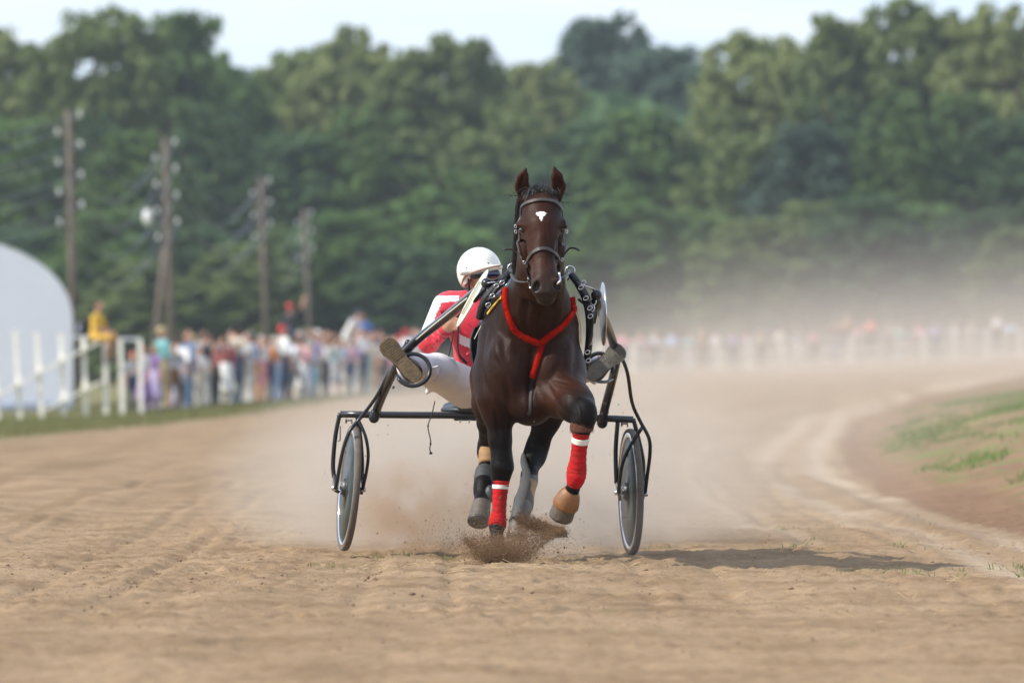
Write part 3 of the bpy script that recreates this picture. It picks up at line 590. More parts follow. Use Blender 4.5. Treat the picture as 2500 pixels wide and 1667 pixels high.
L1 = [(325, 'stand', 'grey', 'navy', 'red', .78), (352, 'skirt', 'grey', 'purple', 'brown', .97), (378, 'skirt', 'purple', 'lilac', 'brown', .95), (396, 'folded', 'teal', 'khaki', 'blond', 1.06), (424, 'shorts', 'grey', 'brown', 'brown', 1.0), (440, 'walk', 'white', 'sky', 'brown', .96), (457, 'stand', 'sky', 'denim', 'brown', 1.03), (487, 'folded', 'white', 'cream', 'brown', .93), (506, 'stand', 'black', 'grey', 'black', 1.02), (525, 'phone', 'coral', 'black', 'brown', .98), (552, 'skirt', 'maroon', 'white', 'brown', .93), (577, 'hips', 'beige', 'navy', 'black', 1.06), (604, 'stand', 'sky', 'white', 'brown', .95), (622, 'phone', 'black', 'tan', 'black', 1.04), (640, 'shorts', 'white', 'rose', 'grey', .98), (655, 'folded', 'orange', 'navy', 'brown', .93), (672, 'hips', 'turquoise', 'sky', 'grey', 1.0), (690, 'stand', 'white', 'navy', 'red', 1.07), (706, 'shorts', 'sky', 'denim', 'brown', .95), (722, 'walk', 'white', 'grey', 'black', 1.0), (738, 'skirt', 'pink', 'white', 'brown', .95), (753, 'stand', 'cream', 'sky', 'blond', 1.07), (768, 'hips', 'lilac', 'turquoise', 'brown', 1.02), (781, 'folded', 'white', 'brown', 'grey', .96), (795, 'phone', 'cream', 'denim', 'brown', 1.0), (808, 'stand', 'turquoise', 'white', 'brown', .95), (820, 'shorts', 'white', 'sky', 'black', 1.0), (834, 'walk', 'sky', 'cream', 'brown', .97), (850, 'stand', 'pink', 'denim', 'grey', .98), (866, 'hips', 'lilac', 'white', 'brown', .93), (880, 'folded', 'white', 'navy', 'navy', 1.05), (895, 'stand', 'grey', 'turquoise', 'brown', .97), (908, 'skirt', 'cream', 'tan', 'brown', .96), (922, 'stand', 'navy', 'black', 'black', 1.0), (938, 'phone', 'white', 'navy', 'brown', 1.0), (955, 'walk', 'beige', 'rose', 'grey', .98), (972, 'stand', 'sky', 'navy', 'red', 1.0), (990, 'hips', 'white', 'black', 'red', 1.02), (1010, 'folded', 'blue', 'white', 'brown', 1.0), (1030, 'stand', 'cream', 'denim', 'grey', .98)]
posw = dict(stand='standing', folded='with folded arms', hips='with hands on hips', phone='holding up a phone', wave='waving', lean='leaning over', walk='stepping sideways', skirt='in a long skirt', shorts='with bare calves')
for i, (px, po, sh, lg, ha, sc) in enumerate(L1):
    hd = {'red': 'red cap', 'navy': 'navy cap', 'white': 'white cap'}.get(ha, ha + ' hair')
    spectator(px, dfence(px) + random.uniform(-3.5, -.6), po, sh, lg, ha, 'spectator %s in %s top, %s bottoms, %s, left front row' % (posw[po], sh, lg, hd), GL, sc * random.uniform(.90, 1.08), random.choice([random.uniform(-1, 1.2), random.uniform(1.2, 3.6)]))
cols = ['white', 'sky', 'cream', 'pink', 'white', 'lilac', 'grey', 'sky', 'white', 'coral', 'cream', 'navy', 'white', 'blue', 'turquoise', 'black', 'beige', 'sky', 'white', 'red']
bots = ['denim', 'navy', 'grey', 'black', 'khaki', 'white', 'brown']
for i in range(30):
    px = 420 + i * 21 + random.uniform(-6, 6); po = ['stand', 'folded', 'phone', 'hips'][i % 4]; sh = cols[(i * 7) % 20]; lg = bots[(i * 3) % 7]; ha = ['brown', 'black', 'blond', 'grey', 'brown', 'white'][i % 6]
    hd = {'white': 'white cap'}.get(ha, ha + ' hair')
    spectator(px, dfence(px) + random.uniform(1.2, 6), po, sh, lg, ha, 'spectator %s in %s top, %s bottoms, %s, behind left fence' % (posw[po], sh, lg, hd), GL, random.uniform(.84, 1.08), random.uniform(-1.4, 1.4))
# people raised above the rest
def raised(px, d, headrow, pose, sh, lg, ha, label, sc=1., rz=0., wlab=''):
    x = (px - 1250) * d / F; g = float(gz(x, d)); z = CH + (HZ - headrow) * d / F - (1.77 if pose != 'lean' else 1.55) * sc - g
    t = thing('wooden_stand', wlab, 'stand', (x, d, g)); mk('top', *box_geo((x, d, g + z - .03), (1.0, .8, .05)), m_pole, t, smooth=False)
    for a in (-.42, .42):
        for b in (-.32, .32): mk('leg', *box_geo((x + a, d + b, g + (z - .055) / 2), (.07, .07, z - .055)), m_pole, t, smooth=False)
    spectator(px, d, pose, sh, lg, ha, label, GL, sc, rz, z)
raised(708, 243, 740, 'wave', 'black', 'navy', 'red', 'spectator in black top and red cap waving above the crowd', 1., 2.6, 'wooden stand under the waving spectator in black')
raised(846, 262, 768, 'lean', 'white', 'white', 'navy', 'spectator in white leaning forward above the crowd with navy cap', 1.05, 1.1, 'wooden stand under the white leaning spectator')
raised(884, 264, 764, 'hips', 'blue', 'denim', 'brown', 'spectator in bright blue top raised above the crowd', .98, -.4, 'wooden stand under the bright blue spectator')
GR = 'spectators along the far dusty fence'
ORD = ['first', 'second', 'third', 'fourth', 'fifth', 'sixth', 'seventh', 'eighth', 'ninth', 'tenth', 'eleventh', 'twelfth', 'thirteenth', 'fourteenth', 'fifteenth', 'sixteenth', 'seventeenth', 'eighteenth', 'nineteenth', 'twentieth', 'twenty-first', 'twenty-second', 'twenty-third', 'twenty-fourth', 'twenty-fifth', 'twenty-sixth']
far = [(1490, 'coral'), (1520, 'rose'), (1565, 'pink'), (1598, 'white'), (1640, 'sky'), (1684, 'turquoise'), (1716, 'tan'), (1748, 'white'), (1790, 'lilac'), (1822, 'pink'), (1860, 'beige'), (1905, 'cream'), (1950, 'grey'), (1988, 'pink'), (2040, 'brown'), (2068, 'tan'), (2098, 'pink'), (2127, 'coral'), (2170, 'cream'), (2196, 'turquoise'), (2245, 'rose'), (2285, 'lilac'), (2330, 'white'), (2372, 'beige'), (2434, 'white'), (2470, 'sky')]
for i, (px, sh) in enumerate(far):
    spectator(px, dfence(px) + random.uniform(-1.5, 3), ['stand', 'folded', 'hips', 'phone'][i % 4], sh, bots[i % 7], ['brown', 'black', 'blond', 'grey'][i % 4], '%s spectator from the horse along the far dusty fence, in %s top' % (ORD[i], sh), GR, random.uniform(.92, 1.04), random.uniform(-.6, .6), .35 if px in (2127, 2068, 2434) else 0)
# the sitter on the fence
f = Field((-.6, -.9, -.75), (.6, .6, 1.1), .017)
f.el((0, 0, .08), (.17, .14, .13), k=.05, l=3); f.el((0, -.02, .3), (.15, .11, .2), k=.05, l=2); f.el((0, -.05, .47), (.18, .11, .13), k=.06, l=2); f.rc((0, -.06, .55), (0, -.09, .66), .05, .048, k=.02); f.el((0, -.11, .75), (.076, .095, .115), k=.02); f.el((0, -.205, .735), (.014, .022, .024), k=.02)
f.el((0, -.07, .80), (.084, .1, .08), k=.01, l=1)
for s_ in (-1, 1):
    f.rc((s_ * .19, -.05, .5), (s_ * .25, -.13, .26), .06, .05, k=.04, l=2); f.rc((s_ * .25, -.13, .26), (s_ * .12, -.4, .14), .042, .034, k=.02); f.rc((s_ * .12, -.4, .14), (s_ * .08, -.47, .11), .036, .024, k=.02)
    f.rc((s_ * .09, -.02, .06), (s_ * .14, -.44, .04), .095, .07, k=.04, l=3); f.rc((s_ * .14, -.44, .02), (s_ * .15, -.38, -.42), .055, .042, k=.02); f.rc((s_ * .15, -.4, -.5), (s_ * .15, -.56, -.54), .045, .036, k=.03, l=4)
a, b, l = f.mesh(1); o = mk('person', a, b, [cm('skin', '1', SK[1]), cm('hair', 'brown', HAIR['brown']), cm('cloth', 'yellow', COL['yellow']), cm('cloth', 'amber', (.6, .36, .05)), SHOE], midx=l)
o.location = W(232, 828, DF + .2); o.rotation_euler.z = R(65); tag(o, 'spectator in yellow shirt and shorts sitting on the white fence rail', 'person', GL)
f = Field((-.3, -.3, -.3), (.3, .3, .3), .02); f.el((0, 0, 0), (.15, .1, .2), k=.02, l=0); f.el((0, .09, -.05), (.11, .07, .1), k=.03, l=1); f.rc((-.06, -.1, .18), (-.06, -.1, -.1), .02, .02, k=.02, l=0); f.rc((.06, -.1, .18), (.06, -.1, -.1), .02, .02, k=.02, l=0)
a, b, l = f.mesh(1); o = mk('backpack', a, b, [cm('cloth', 'black', COL['black']), cm('cloth', 'sky', COL['sky'])], midx=l); o.location = W(206, 795, DF + .22); o.rotation_euler.z = R(65); tag(o, 'black and pale blue backpack on the back of the yellow-shirted sitter', 'backpack')
# ------------------------------------------------------------------ the horse
YAW = .042; X0 = (1299 - 1250) * 47.15 / F
def B(u, s_, z): return (X0 - YAW * u + .996 * s_, 47.15 + .996 * u + YAW * s_, z)
hf = Field((-.62, 46.25, -.03), (.62, 50.1, 2.16), .0075)
# trunk
hf.el(B(1.0, 0, 1.12), (.245, .78, .33), (0, 0, 2.4), .06); hf.el(B(.42, 0, 1.10), (.236, .36, .31), (0, 0, 2.4), .08)
hf.el(B(1.62, 0, 1.11), (.225, .5, .31), (0, 0, 2.4), .08); hf.el(B(2.0, 0, 1.13), (.205, .42, .29), (0, 0, 2.4), .08)
hf.rc(B(.55, 0, 1.42), B(1.25, 0, 1.36), .075, .075, .10)
for s_ in (-1, 1):
    hf.el(B(.42, s_ * .180, 1.14), (.095, .25, .30), (-22, -s_ * 5, 2), .05)       # shoulder blade
    hf.el(B(.16, s_ * .105, 1.02), (.125, .15, .20), (0, s_ * 12, 2), .04)  # breast muscle
    hf.el(B(.30, s_ * .185, .98), (.095, .16, .17), (0, 0, 5), .06)          # upper arm
    hf.el(B(2.05, s_ * .125, 1.06), (.10, .33, .33), (0, 0, 2), .05)          # thigh
hf.rc(B(.005, 0, 1.10), B(.06, 0, .80), .012, .02, .05, None, True)            # breast furrow
hf.el(B(.2, 0, .84), (.12, .2, .11), (0, 0, 5), .07)
# neck
hf.chain([W(1302, 800, 47.45), W(1309, 745, 47.25), W(1318, 690, 47.06), W(1320, 630, 46.98), W(1321, 560, 46.95), W(1322, 500, 46.93)], [.225, .165, .116, .102, .094, .085], .08, 0)
hf.chain([W(1298, 745, 47.85), W(1310, 660, 47.45), W(1318, 560, 47.18), W(1321, 490, 47.03)], [.13, .10, .085, .075], .07, 0)
for s_ in (-1, 1): hf.rc(W(1317 + s_ * 30, 735, 47.02), W(1308 + s_ * 38, 800, 47.06), .008, .010, .04, None, True)
# head
hf.el(W(1322, 512, 46.80), (.100, .12, .10), None, .05); hf.el(W(1322, 543, 46.72), (.103, .085, .13), (-12, 0, 0), .05)
for s_ in (-1, 1):
    hf.el(W(1322 + s_ * 47, 552, 46.74), (.030, .05, .034), (0, s_ * 20, 0), .025)       # brow
    hf.el(W(1322 + s_ * 52.5, 562, 46.715), (.017, .022, .014), (0, s_ * 25, s_ * 20), .008, None, True)
    hf.el(W(1322 + s_ * 32, 605, 46.90), (.052, .10, .135), (-10, 0, s_ * 6), .04)       # cheek
    hf.rc(W(1323 + s_ * 24, 585, 46.68), W(1327 + s_ * 25, 640, 46.66), .030, .026, .03)  # facial crest
    hf.rc(W(1322 + s_ * 38, 585, 46.68), W(1325 + s_ * 34, 655, 46.67), .012, .014, .03, None, True)
hf.rc(W(1322, 555, 46.675), W(1328, 665, 46.585), .072, .058, .05); hf.rc(W(1322, 630, 46.90), W(1330, 715, 46.70), .075, .048, .05)
hf.el(W(1331, 690, 46.575), (.068, .075, .085), (-10, 0, 0), .05); hf.el(W(1331, 712, 46.555), (.058, .062, .045), None, .04)
for s_, nx in ((-1, 1311), (1, 1359)):
    hf.el(W(nx, 697, 46.53), (.026, .036, .042), (0, s_ * -18, 0), .02)
    hf.el(W(nx + s_ * 1, 700, 46.500), (.0165, .035, .029), (0, s_ * -20, 0), .008, 1, True)
hf.el(W(1332, 731, 46.60), (.048, .052, .034), None, .018)
hf.rc(W(1312, 722, 46.535), W(1352, 722, 46.535), .004, .004, .006, 1, True)
# ears
for pts in ([(1280, 484), (1274, 455), (1277, 432), (1283, 415)], [(1358, 484), (1364, 455), (1360, 432), (1354, 412)]):
    dd = [46.86, 46.84, 46.82, 46.81]; P = [W(a, b, q) for (a, b), q in zip(pts, dd)]
    hf.chain(P, [.032, .036, .029, .009], .012, 0, (1, .6, 1)); hf.rc(P[3], P[3] + (P[3] - P[2]) * .35, .010, .003, .008); hf.chain([p + Vector((0, -.02, .006)) for p in P[:3]], [.018, .021, .013], .02) if False else None
    for a, b, r1, r2 in ((P[0] + Vector((0, -.026, .02)), P[1] + Vector((0, -.026, 0)), .014, .02), (P[1] + Vector((0, -.026, 0)), P[2] + Vector((0, -.02, 0)), .02, .011)): hf.rc(a, b, r1, r2, .008, None, True)
# planted fore leg
LFd = 47.42
hf.chain([B(.38, -.17, 1.0), W(1214, 975, 47.42), W(1217, 1010, LFd), W(1221, 1072, LFd), W(1225, 1118, LFd)], [.12, .098, .074, .053, .053], .05, 0, (1, 1.25, 1))
hf.chain([W(1225, 1112, LFd - .01), W(1226, 1140, LFd - .015), W(1223, 1166, LFd), W(1221, 1185, LFd), W(1219, 1245, LFd), W(1215, 1272, LFd), W(1213, 1284, LFd - .01), W(1213, 1312, LFd - .05), W(1212, 1338, LFd - .09)], [.052, .058, .045, .034, .029, .038, .037, .029, .047], .025)
# raised fore leg
RK = W(1424, 1010, 46.92)
hf.chain([B(.30, .17, 1.02), W(1380, 968, 47.22), W(1406, 990, 47.06), RK], [.12, .108, .084, .050], .06); hf.rc(W(1412, 958, 47.12), RK + Vector((.012, .02, .0)), .048, .040, .06)
hf.rc(RK + Vector((.012, .0, .03)), RK + Vector((.0, .0, -.06)), .040, .044, .06)
hf.chain([RK + Vector((0, .0, -.03)), W(1419, 1050, 46.94), W(1412, 1115, 46.99), W(1408, 1152, 47.02), W(1406, 1166, 47.02), W(1399, 1192, 47.05), W(1391, 1208, 47.07)], [.056, .040, .030, .041, .038, .030, .046], .03)
# hind legs
hf.chain([B(1.9, -.12, .98), W(1203, 985, 48.75), W(1196, 1030, 48.85), W(1196, 1085, 49.05), W(1191, 1105, 49.02), W(1188, 1140, 48.93), W(1181, 1185, 48.80), W(1180, 1203, 48.77), W(1176, 1226, 48.70), W(1173, 1240, 48.68)], [.14, .11, .065, .058, .05, .036, .046, .043, .036, .05], .04)
hf.chain([B(1.9, .14, .98), W(1345, 975, 48.72), W(1334, 1025, 48.75), W(1312, 1090, 48.82), W(1304, 1116, 48.80), W(1292, 1160, 48.66), W(1279, 1222, 48.50), W(1277, 1238, 48.48), W(1269, 1262, 48.42), W(1266, 1275, 48.40)], [.17, .12, .072, .056, .055, .038, .044, .042, .034, .05], .04)
hv, hq, hl = hf.mesh(2); del hf
# muscle grooves, creases and veins worked into the surface
tmp = bpy.data.meshes.new('t'); tmp.from_pydata(hv.tolist(), [], hq.tolist()); tmp.update(); hn = np.empty(len(hv) * 3); tmp.vertices.foreach_get('normal', hn); hn = hn.reshape(-1, 3); bpy.data.meshes.remove(tmp)
vpx = 1250 + hv[:, 0] * F / hv[:, 1]; vpy = HZ - (hv[:, 2] - CH) * F / hv[:, 1]; disp = np.zeros(len(hv))
def carve(pts, wpx, amp, d0=46, d1=48.0, fade=True):
    P = np.array([(p.x, p.y) for p in cr([Vector((a_, b_, 0)) for a_, b_ in pts], 5)]); best = np.full(len(hv), 1e9); tt = np.zeros(len(hv))
    for i in range(len(P) - 1):
        ab = P[i + 1] - P[i]; t_ = np.clip(((vpx - P[i, 0]) * ab[0] + (vpy - P[i, 1]) * ab[1]) / (ab @ ab + 1e-9), 0, 1); dd = np.hypot(vpx - P[i, 0] - t_ * ab[0], vpy - P[i, 1] - t_ * ab[1]); m_ = dd < best; best[m_] = dd[m_]; tt[m_] = (i + t_[m_]) / (len(P) - 1)
    k_ = np.exp(-(best / wpx) ** 2) * (hn[:, 1] < .1) * (hv[:, 1] > d0) * (hv[:, 1] < d1)
    if fade: k_ = k_ * np.sin(np.pi * np.clip(tt * .9 + .05, 0, 1)) ** .5
    global disp; disp = disp + amp * k_
carve([(1300, 850), (1296, 900), (1294, 960), (1290, 1005)], 7, -.016); carve([(1186, 800), (1176, 850), (1176, 900), (1190, 950), (1200, 985)], 7, -.014); carve([(1416, 800), (1408, 860), (1400, 915)], 7, -.010)
carve([(1205, 870), (1225, 905), (1240, 950), (1246, 990)], 8, -.009); carve([(1225, 820), (1232, 870), (1255, 915), (1280, 940)], 9, -.007); carve([(1380, 850), (1360, 900), (1335, 935)], 9, -.008)
carve([(1318, 750), (1317, 790), (1314, 822)], 4, -.006); carve([(1288, 748), (1284, 785), (1292, 815)], 7, -.006); carve([(1352, 748), (1350, 782), (1338, 812)], 7, -.006); carve([(1372, 745), (1366, 775), (1350, 805)], 4, .004); carve([(1268, 745), (1266, 770), (1276, 800)], 5, .004)
carve([(1330, 930), (1350, 965), (1372, 1000), (1400, 1018)], 8, -.009); carve([(1345, 925), (1385, 935), (1420, 950)], 5, -.006); carve([(1350, 935), (1390, 947), (1425, 962)], 3.5, -.004); carve([(1408, 985), (1416, 1005), (1418, 1025)], 4, .006)
carve([(1210, 1000), (1216, 1040), (1219, 1080)], 6, -.007); carve([(1236, 985), (1240, 1030), (1236, 1075)], 5, -.006); carve([(1214, 1120), (1226, 1128), (1240, 1122)], 4, -.004); carve([(1214, 1152), (1226, 1158), (1240, 1152)], 4, -.004)
carve([(1256, 760), (1245, 800), (1250, 850)], 9, .008); carve([(1206, 790), (1214, 830), (1212, 880)], 12, .008); carve([(1398, 800), (1392, 850), (1375, 890)], 12, .008)
for s_ in (-1, 1):                       # face: cheek bones, veins, nostril rims
    carve([(1322 + s_ * 45, 585), (1322 + s_ * 38, 612), (1324 + s_ * 35, 640)], 4, -.006); carve([(1322 + s_ * 38, 572), (1322 + s_ * 30, 592), (1323 + s_ * 26, 625)], 3.5, .005); carve([(1322 + s_ * 56, 553), (1322 + s_ * 48, 549), (1322 + s_ * 40, 554)], 3, .006); carve([(1322 + s_ * 54, 572), (1322 + s_ * 46, 573), (1322 + s_ * 41, 569)], 2.5, .004)
    carve([(1335 + s_ * 16, 684), (1335 + s_ * 30, 684), (1335 + s_ * 35, 698)], 3, .005); carve([(1322 + s_ * 12, 560), (1323 + s_ * 14, 600), (1326 + s_ * 14, 650)], 5, -.003)
carve([(1312, 716), (1331, 712), (1352, 716)], 3, .003); carve([(1316, 735), (1332, 738), (1350, 734)], 3, .004); carve([(1334, 690), (1334, 712)], 3, -.004)
hv = hv + hn * disp[:, None]
m = bpy.data.materials.new('bay_coat'); m.use_nodes = True; t = m.node_tree; N = t.nodes; L = t.links; b = N['Principled BSDF']
at = N.new('ShaderNodeVertexColor'); at.layer_name = 'coat'; geo = N.new('ShaderNodeNewGeometry')
def n_noise(sc, vec, det=4):
    q = N.new('ShaderNodeTexNoise'); q.inputs['Scale'].default_value = sc; q.inputs['Detail'].default_value = det; L.new(vec, q.inputs['Vector']); return q.outputs[0]
mp = N.new('ShaderNodeMapping'); mp.inputs['Scale'].default_value = (1, 1, .35); L.new(geo.outputs['Position'], mp.inputs[0])
fine = n_noise(160, mp.outputs[0]); mr = N.new('ShaderNodeMapRange'); mr.inputs[1].default_value = .3; mr.inputs[2].default_value = .7; mr.inputs[3].default_value = .72; mr.inputs[4].default_value = 1.25; L.new(fine, mr.inputs[0])
mm = N.new('ShaderNodeMix'); mm.data_type = 'RGBA'; mm.blend_type = 'MULTIPLY'; mm.inputs[0].default_value = 1; L.new(at.outputs[0], mm.inputs[6]); L.new(mr.outputs[0], mm.inputs[7])
# dried dust specks on the coat
ds = N.new('ShaderNodeMapRange'); ds.inputs[1].default_value = .70; ds.inputs[2].default_value = .80; L.new(n_noise(42, geo.outputs['Position'], 6), ds.inputs[0])
ds2 = N.new('ShaderNodeMath'); ds2.operation = 'MULTIPLY'; ds2.inputs[1].default_value = .5; L.new(ds.outputs[0], ds2.inputs[0])
md = N.new('ShaderNodeMix'); md.data_type = 'RGBA'; L.new(ds2.outputs[0], md.inputs[0]); L.new(mm.outputs[2], md.inputs[6]); md.inputs[7].default_value = (.22, .16, .11, 1)
# white star on the forehead
st = W(1321, 524, 46.63); vs_ = N.new('ShaderNodeVectorMath'); vs_.operation = 'SUBTRACT'; vs_.inputs[1].default_value = st; L.new(geo.outputs['Position'], vs_.inputs[0])
sx = N.new('ShaderNodeSeparateXYZ'); L.new(vs_.outputs[0], sx.inputs[0])
def mth(op, a, c_):
    q = N.new('ShaderNodeMath'); q.operation = op
    for i, x in enumerate((a, c_)):
        if x is None: continue
        if isinstance(x, (int, float)): q.inputs[i].default_value = x
        else: L.new(x, q.inputs[i])
    return q.outputs[0]
ax_ = mth('ABSOLUTE', sx.outputs[0], None); zr = mth('MULTIPLY', sx.outputs[2], 1.0)
e1 = mth('ADD', mth('POWER', mth('MULTIPLY', ax_, 1 / .026), 2), mth('POWER', mth('MULTIPLY', mth('ADD', zr, -.004), 1 / .013), 2))
e2 = mth('ADD', mth('POWER', mth('MULTIPLY', ax_, 1 / .010), 2), mth('POWER', mth('MULTIPLY', mth('ADD', zr, .010), 1 / .022), 2))
star = mth('MINIMUM', e1, e2); star = mth('ADD', star, mth('MULTIPLY', mth('SUBTRACT', n_noise(120, geo.outputs['Position']), .5), 2.4))
fr = mth('LESS_THAN', sx.outputs[1], .12)
sm = N.new('ShaderNodeMapRange'); sm.inputs[1].default_value = 1.25; sm.inputs[2].default_value = .75; L.new(star, sm.inputs[0]); sf = mth('MULTIPLY', sm.outputs[0], fr)
mw = N.new('ShaderNodeMix'); mw.data_type = 'RGBA'; L.new(sf, mw.inputs[0]); L.new(md.outputs[2], mw.inputs[6]); mw.inputs[7].default_value = (.78, .75, .72, 1)
L.new(mw.outputs[2], b.inputs['Base Color']); b.inputs['Roughness'].default_value = .5; b.inputs['Specular IOR Level'].default_value = .13; b.inputs['Sheen Weight'].default_value = 0.; b.inputs['Sheen Roughness'].default_value = .4; b.inputs['Sheen Tint'].default_value = (.55, .32, .2, 1)
bp = N.new('ShaderNodeBump'); bp.inputs['Strength'].default_value = .35; bp.inputs['Distance'].default_value = .006; L.new(n_noise(90, mp.outputs[0], 6), bp.inputs['Height'])
bp2 = N.new('ShaderNodeBump'); bp2.inputs['Strength'].default_value = .5; bp2.inputs['Distance'].default_value = .02; L.new(n_noise(9, geo.outputs['Position'], 3), bp2.inputs['Height']); L.new(bp2.outputs[0], bp.inputs['Normal']); L.new(bp.outputs[0], b.inputs['Normal'])
m_coat = m
m_nost = mat('nostril_skin', (.03, .018, .016), (.02, .013, .012), 30, .5)
HORSE = thing('horse', 'dark bay trotting horse with a white star and red leg wraps', 'horse', B(.9, 0, 0))
body = mk('body', hv, hq, [m_coat, m_nost], HORSE, midx=(hl == 1).astype(int))
# coat colour: bay with black points, smoky muzzle (colours of the hair itself)
x, y, z = hv.T
def rnd3(f1): return vnoise(x * f1 + 3, z * f1 + y * f1 * .7)
bay = np.array([.036, .0135, .0072]); blk = np.array([.0065, .0055, .0055]); red = np.array([.075, .027, .012]); mz = np.array([.050, .043, .041])
tr = np.clip(.42 + 1.3 * rnd3(2.3) + .7 * rnd3(6.0), 0, 1)[:, None]
col = blk * (1 - tr) * .6 + bay * (.4 + .6 * tr)
hd = ((y < 46.97) & (z > 1.3)).astype(float)[:, None]; tz = sstep(1.75, 1.95, z)[:, None]
col = col * (1 - hd) + hd * (bay * .75 + red * .35 * np.clip(.5 + 1.5 * rnd3(8)[:, None], 0, 1))
fl = np.clip(1 - ((z - .92) / .2) ** 2, 0, 1)[:, None] * np.clip(.5 + 2 * rnd3(4)[:, None], 0, 1) * (z < 1.15)[:, None]; col = col * (1 - .7 * fl) + red * .7 * fl
leg = sstep(.84, .66, z)[:, None]; col = col * (1 - leg) + blk * leg
mzf = (sstep(1.60, 1.44, z) * (y < 46.85) * (z > 1.3))[:, None]; col = col * (1 - .8 * mzf) + mz * .8 * mzf
lip = (sstep(1.455, 1.435, z) * (y < 46.7) * (z > 1.3))[:, None]; col = col * (1 - .5 * lip) + np.array([.035, .026, .022]) * .5 * lip
kf = np.clip(np.exp(-(np.linalg.norm((hv - np.array(RK + Vector((.03, 0, 0)))) * np.array([1, .7, 1]), axis=1) / .15) ** 2) * 1.25 + .5 * rnd3(14), 0, 1)[:, None] * (np.linalg.norm(hv - np.array(RK), axis=1) < .26)[:, None]; col = col * (1 - kf) + blk * kf; col = col * np.array([.74, .63, .58])
a = body.data.color_attributes.new('coat', 'FLOAT_COLOR', 'POINT'); a.data.foreach_set('color', np.concatenate([col, np.ones((len(col), 1))], 1).astype(np.float32).ravel())
HB = BVHTree.FromPolygons([Vector(p) for p in hv], [tuple(int(i) for i in q) for q in hq])
CAMP = Vector((0, 0, CH))
def on(px, py, dflt, off=.004, bvh=None):            # the point of the horse's skin seen at a photo pixel
    p = W(px, py, dflt); dr = (p - CAMP).normalized(); h = (bvh or HB).ray_cast(CAMP, dr)
    if h[0] is not None and abs(h[0].y - dflt) < .45: return h[0] + h[1] * off, h[1]
    h2 = HB.find_nearest(p)
    if h2[0] is not None and (h2[0] - p).length < .09: return h2[0] + h2[1] * off, h2[1]
    return p, Vector((0, -1, 0))
def strap(name, pxs, dflt, width, m, parent, n=6, thick=.004, off=.005):
    pts = cr([Vector((a, b_, 0)) for a, b_ in pxs], n); V_ = []; Fc = []; PN = [on(p.x, p.y, dflt, off) for p in pts]
    P = [q[0] for q in PN]
    for _ in range(1): P = [P[0]] + [(P[i - 1] + 2 * P[i] + P[i + 1]) / 4 for i in range(1, len(P) - 1)] + [P[-1]]
    for i, p in enumerate(P):
        tdir = (P[min(i + 1, len(P) - 1)] - P[max(i - 1, 0)]).normalized(); nn = PN[i][1]; nn = (nn - tdir * nn.dot(tdir)).normalized(); sd = tdir.cross(nn)
        for a_, c_ in ((-1, 0), (1, 0), (.85, 1), (-.85, 1)): V_.append(p + sd * (a_ * width / 2) + nn * (c_ * thick))
    k = len(P)
    for i in range(k - 1):
        for j in range(4): j2 = (j + 1) % 4; Fc.append((4 * i + j, 4 * i + j2, 4 * i + 4 + j2, 4 * i + 4 + j))
    Fc += [(3, 2, 1, 0), tuple(4 * (k - 1) + j for j in range(4))]
    return mk(name, V_, Fc, m, parent, smooth=False)
m_lea = mat('brown_leather', (.055, .042, .035), (.03, .024, .02), 40, .45, bump=.2); m_blk = mat('black_strap', (.012, .013, .015), (.018, .019, .022), 60, .5, bump=.15, spec=.3); m_sil = mat('bright_steel', (.72, .72, .74), (.6, .6, .62), 30, .22, 1.0)
m_red = mat('red_fleece', (.64, .020, .006), (.38, .010, .004), 140, .95, bump=.8, bscale=220, spec=.1); m_gum = mat('grey_rubber', (.055, .056, .057), (.034, .035, .036), 40, .6)
m_eye = mat('horse_eye', (.012, .008, .006), (.006, .004, .003), 50, .06, coat=1.0); m_yel = mat('yellow_strap', (.62, .38, .02), (.5, .3, .02), 30, .6); m_bluest = mat('blue_strap', (.05, .12, .22), (.12, .2, .28), 40, .45)
for ex, ey in ((1274, 562), (1372, 560)):
    p, nn = on(ex, ey, 46.75, 0); e = mk('eye', *sphere_geo(p + Vector((0, -.005, 0)), (.0175, .017, .0145), 16, 10), m_eye, HORSE)
# mane, forelock, tail: strands of hair
m_hair = mat('horse_hair', (.012, .011, .012), (.022, .018, .016), 60, .38, spec=.6)
def strands(name, roots, fn, n, r, parent, label=None):
    g = []
    for i in range(n):
        pts = fn(random.choice(roots)); g.append(tube_geo(cr(pts, 3), [r * random.uniform(.7, 1.3), r, r * .25], 4))
    o = mk(name, *merge(*g), m_hair, parent); o['kind'] = 'stuff'; return o
def fore(c):
    p = W(c[0] + random.gauss(0, 5), c[1] + random.gauss(0, 3), 46.80 + random.uniform(-.03, .06)); dx = random.gauss(0, .016) + (c[2]); up = random.uniform(.0, .02)
    return [p, p + Vector((dx * .5, -.025, up)), p + Vector((dx, -.045, up * .4 - .01)), p + Vector((dx * 1.6, -.045 + random.uniform(-.02, .02), random.uniform(-.06, .0)))]
strands('forelock', [(1308, 466, -.012), (1320, 459, -.01), (1332, 462, .0), (1300, 470, -.012), (1342, 466, .008)], fore, 240, .0016, HORSE)
def wisps(c):
    p = W(c[0], c[1], 46.86); dx = c[2] * random.uniform(.5, 1.3); dz = c[3] * random.uniform(.2, 1.2)
    return [p, p + Vector((dx * .5, 0, dz * .8)), p + Vector((dx, 0, dz + random.gauss(0, .01))), p + Vector((dx * 1.3, 0, dz - .02 + random.gauss(0, .015)))]
strands('stray_hair', [(1296, 468, -.02, .05), (1268, 478, -.06, .0), (1332, 462, .0, .04), (1372, 470, .04, -.02), (1368, 490, .045, -.03), (1265, 482, -.05, .02), (1375, 455, .03, .01)], wisps, 34, .0009, HORSE)
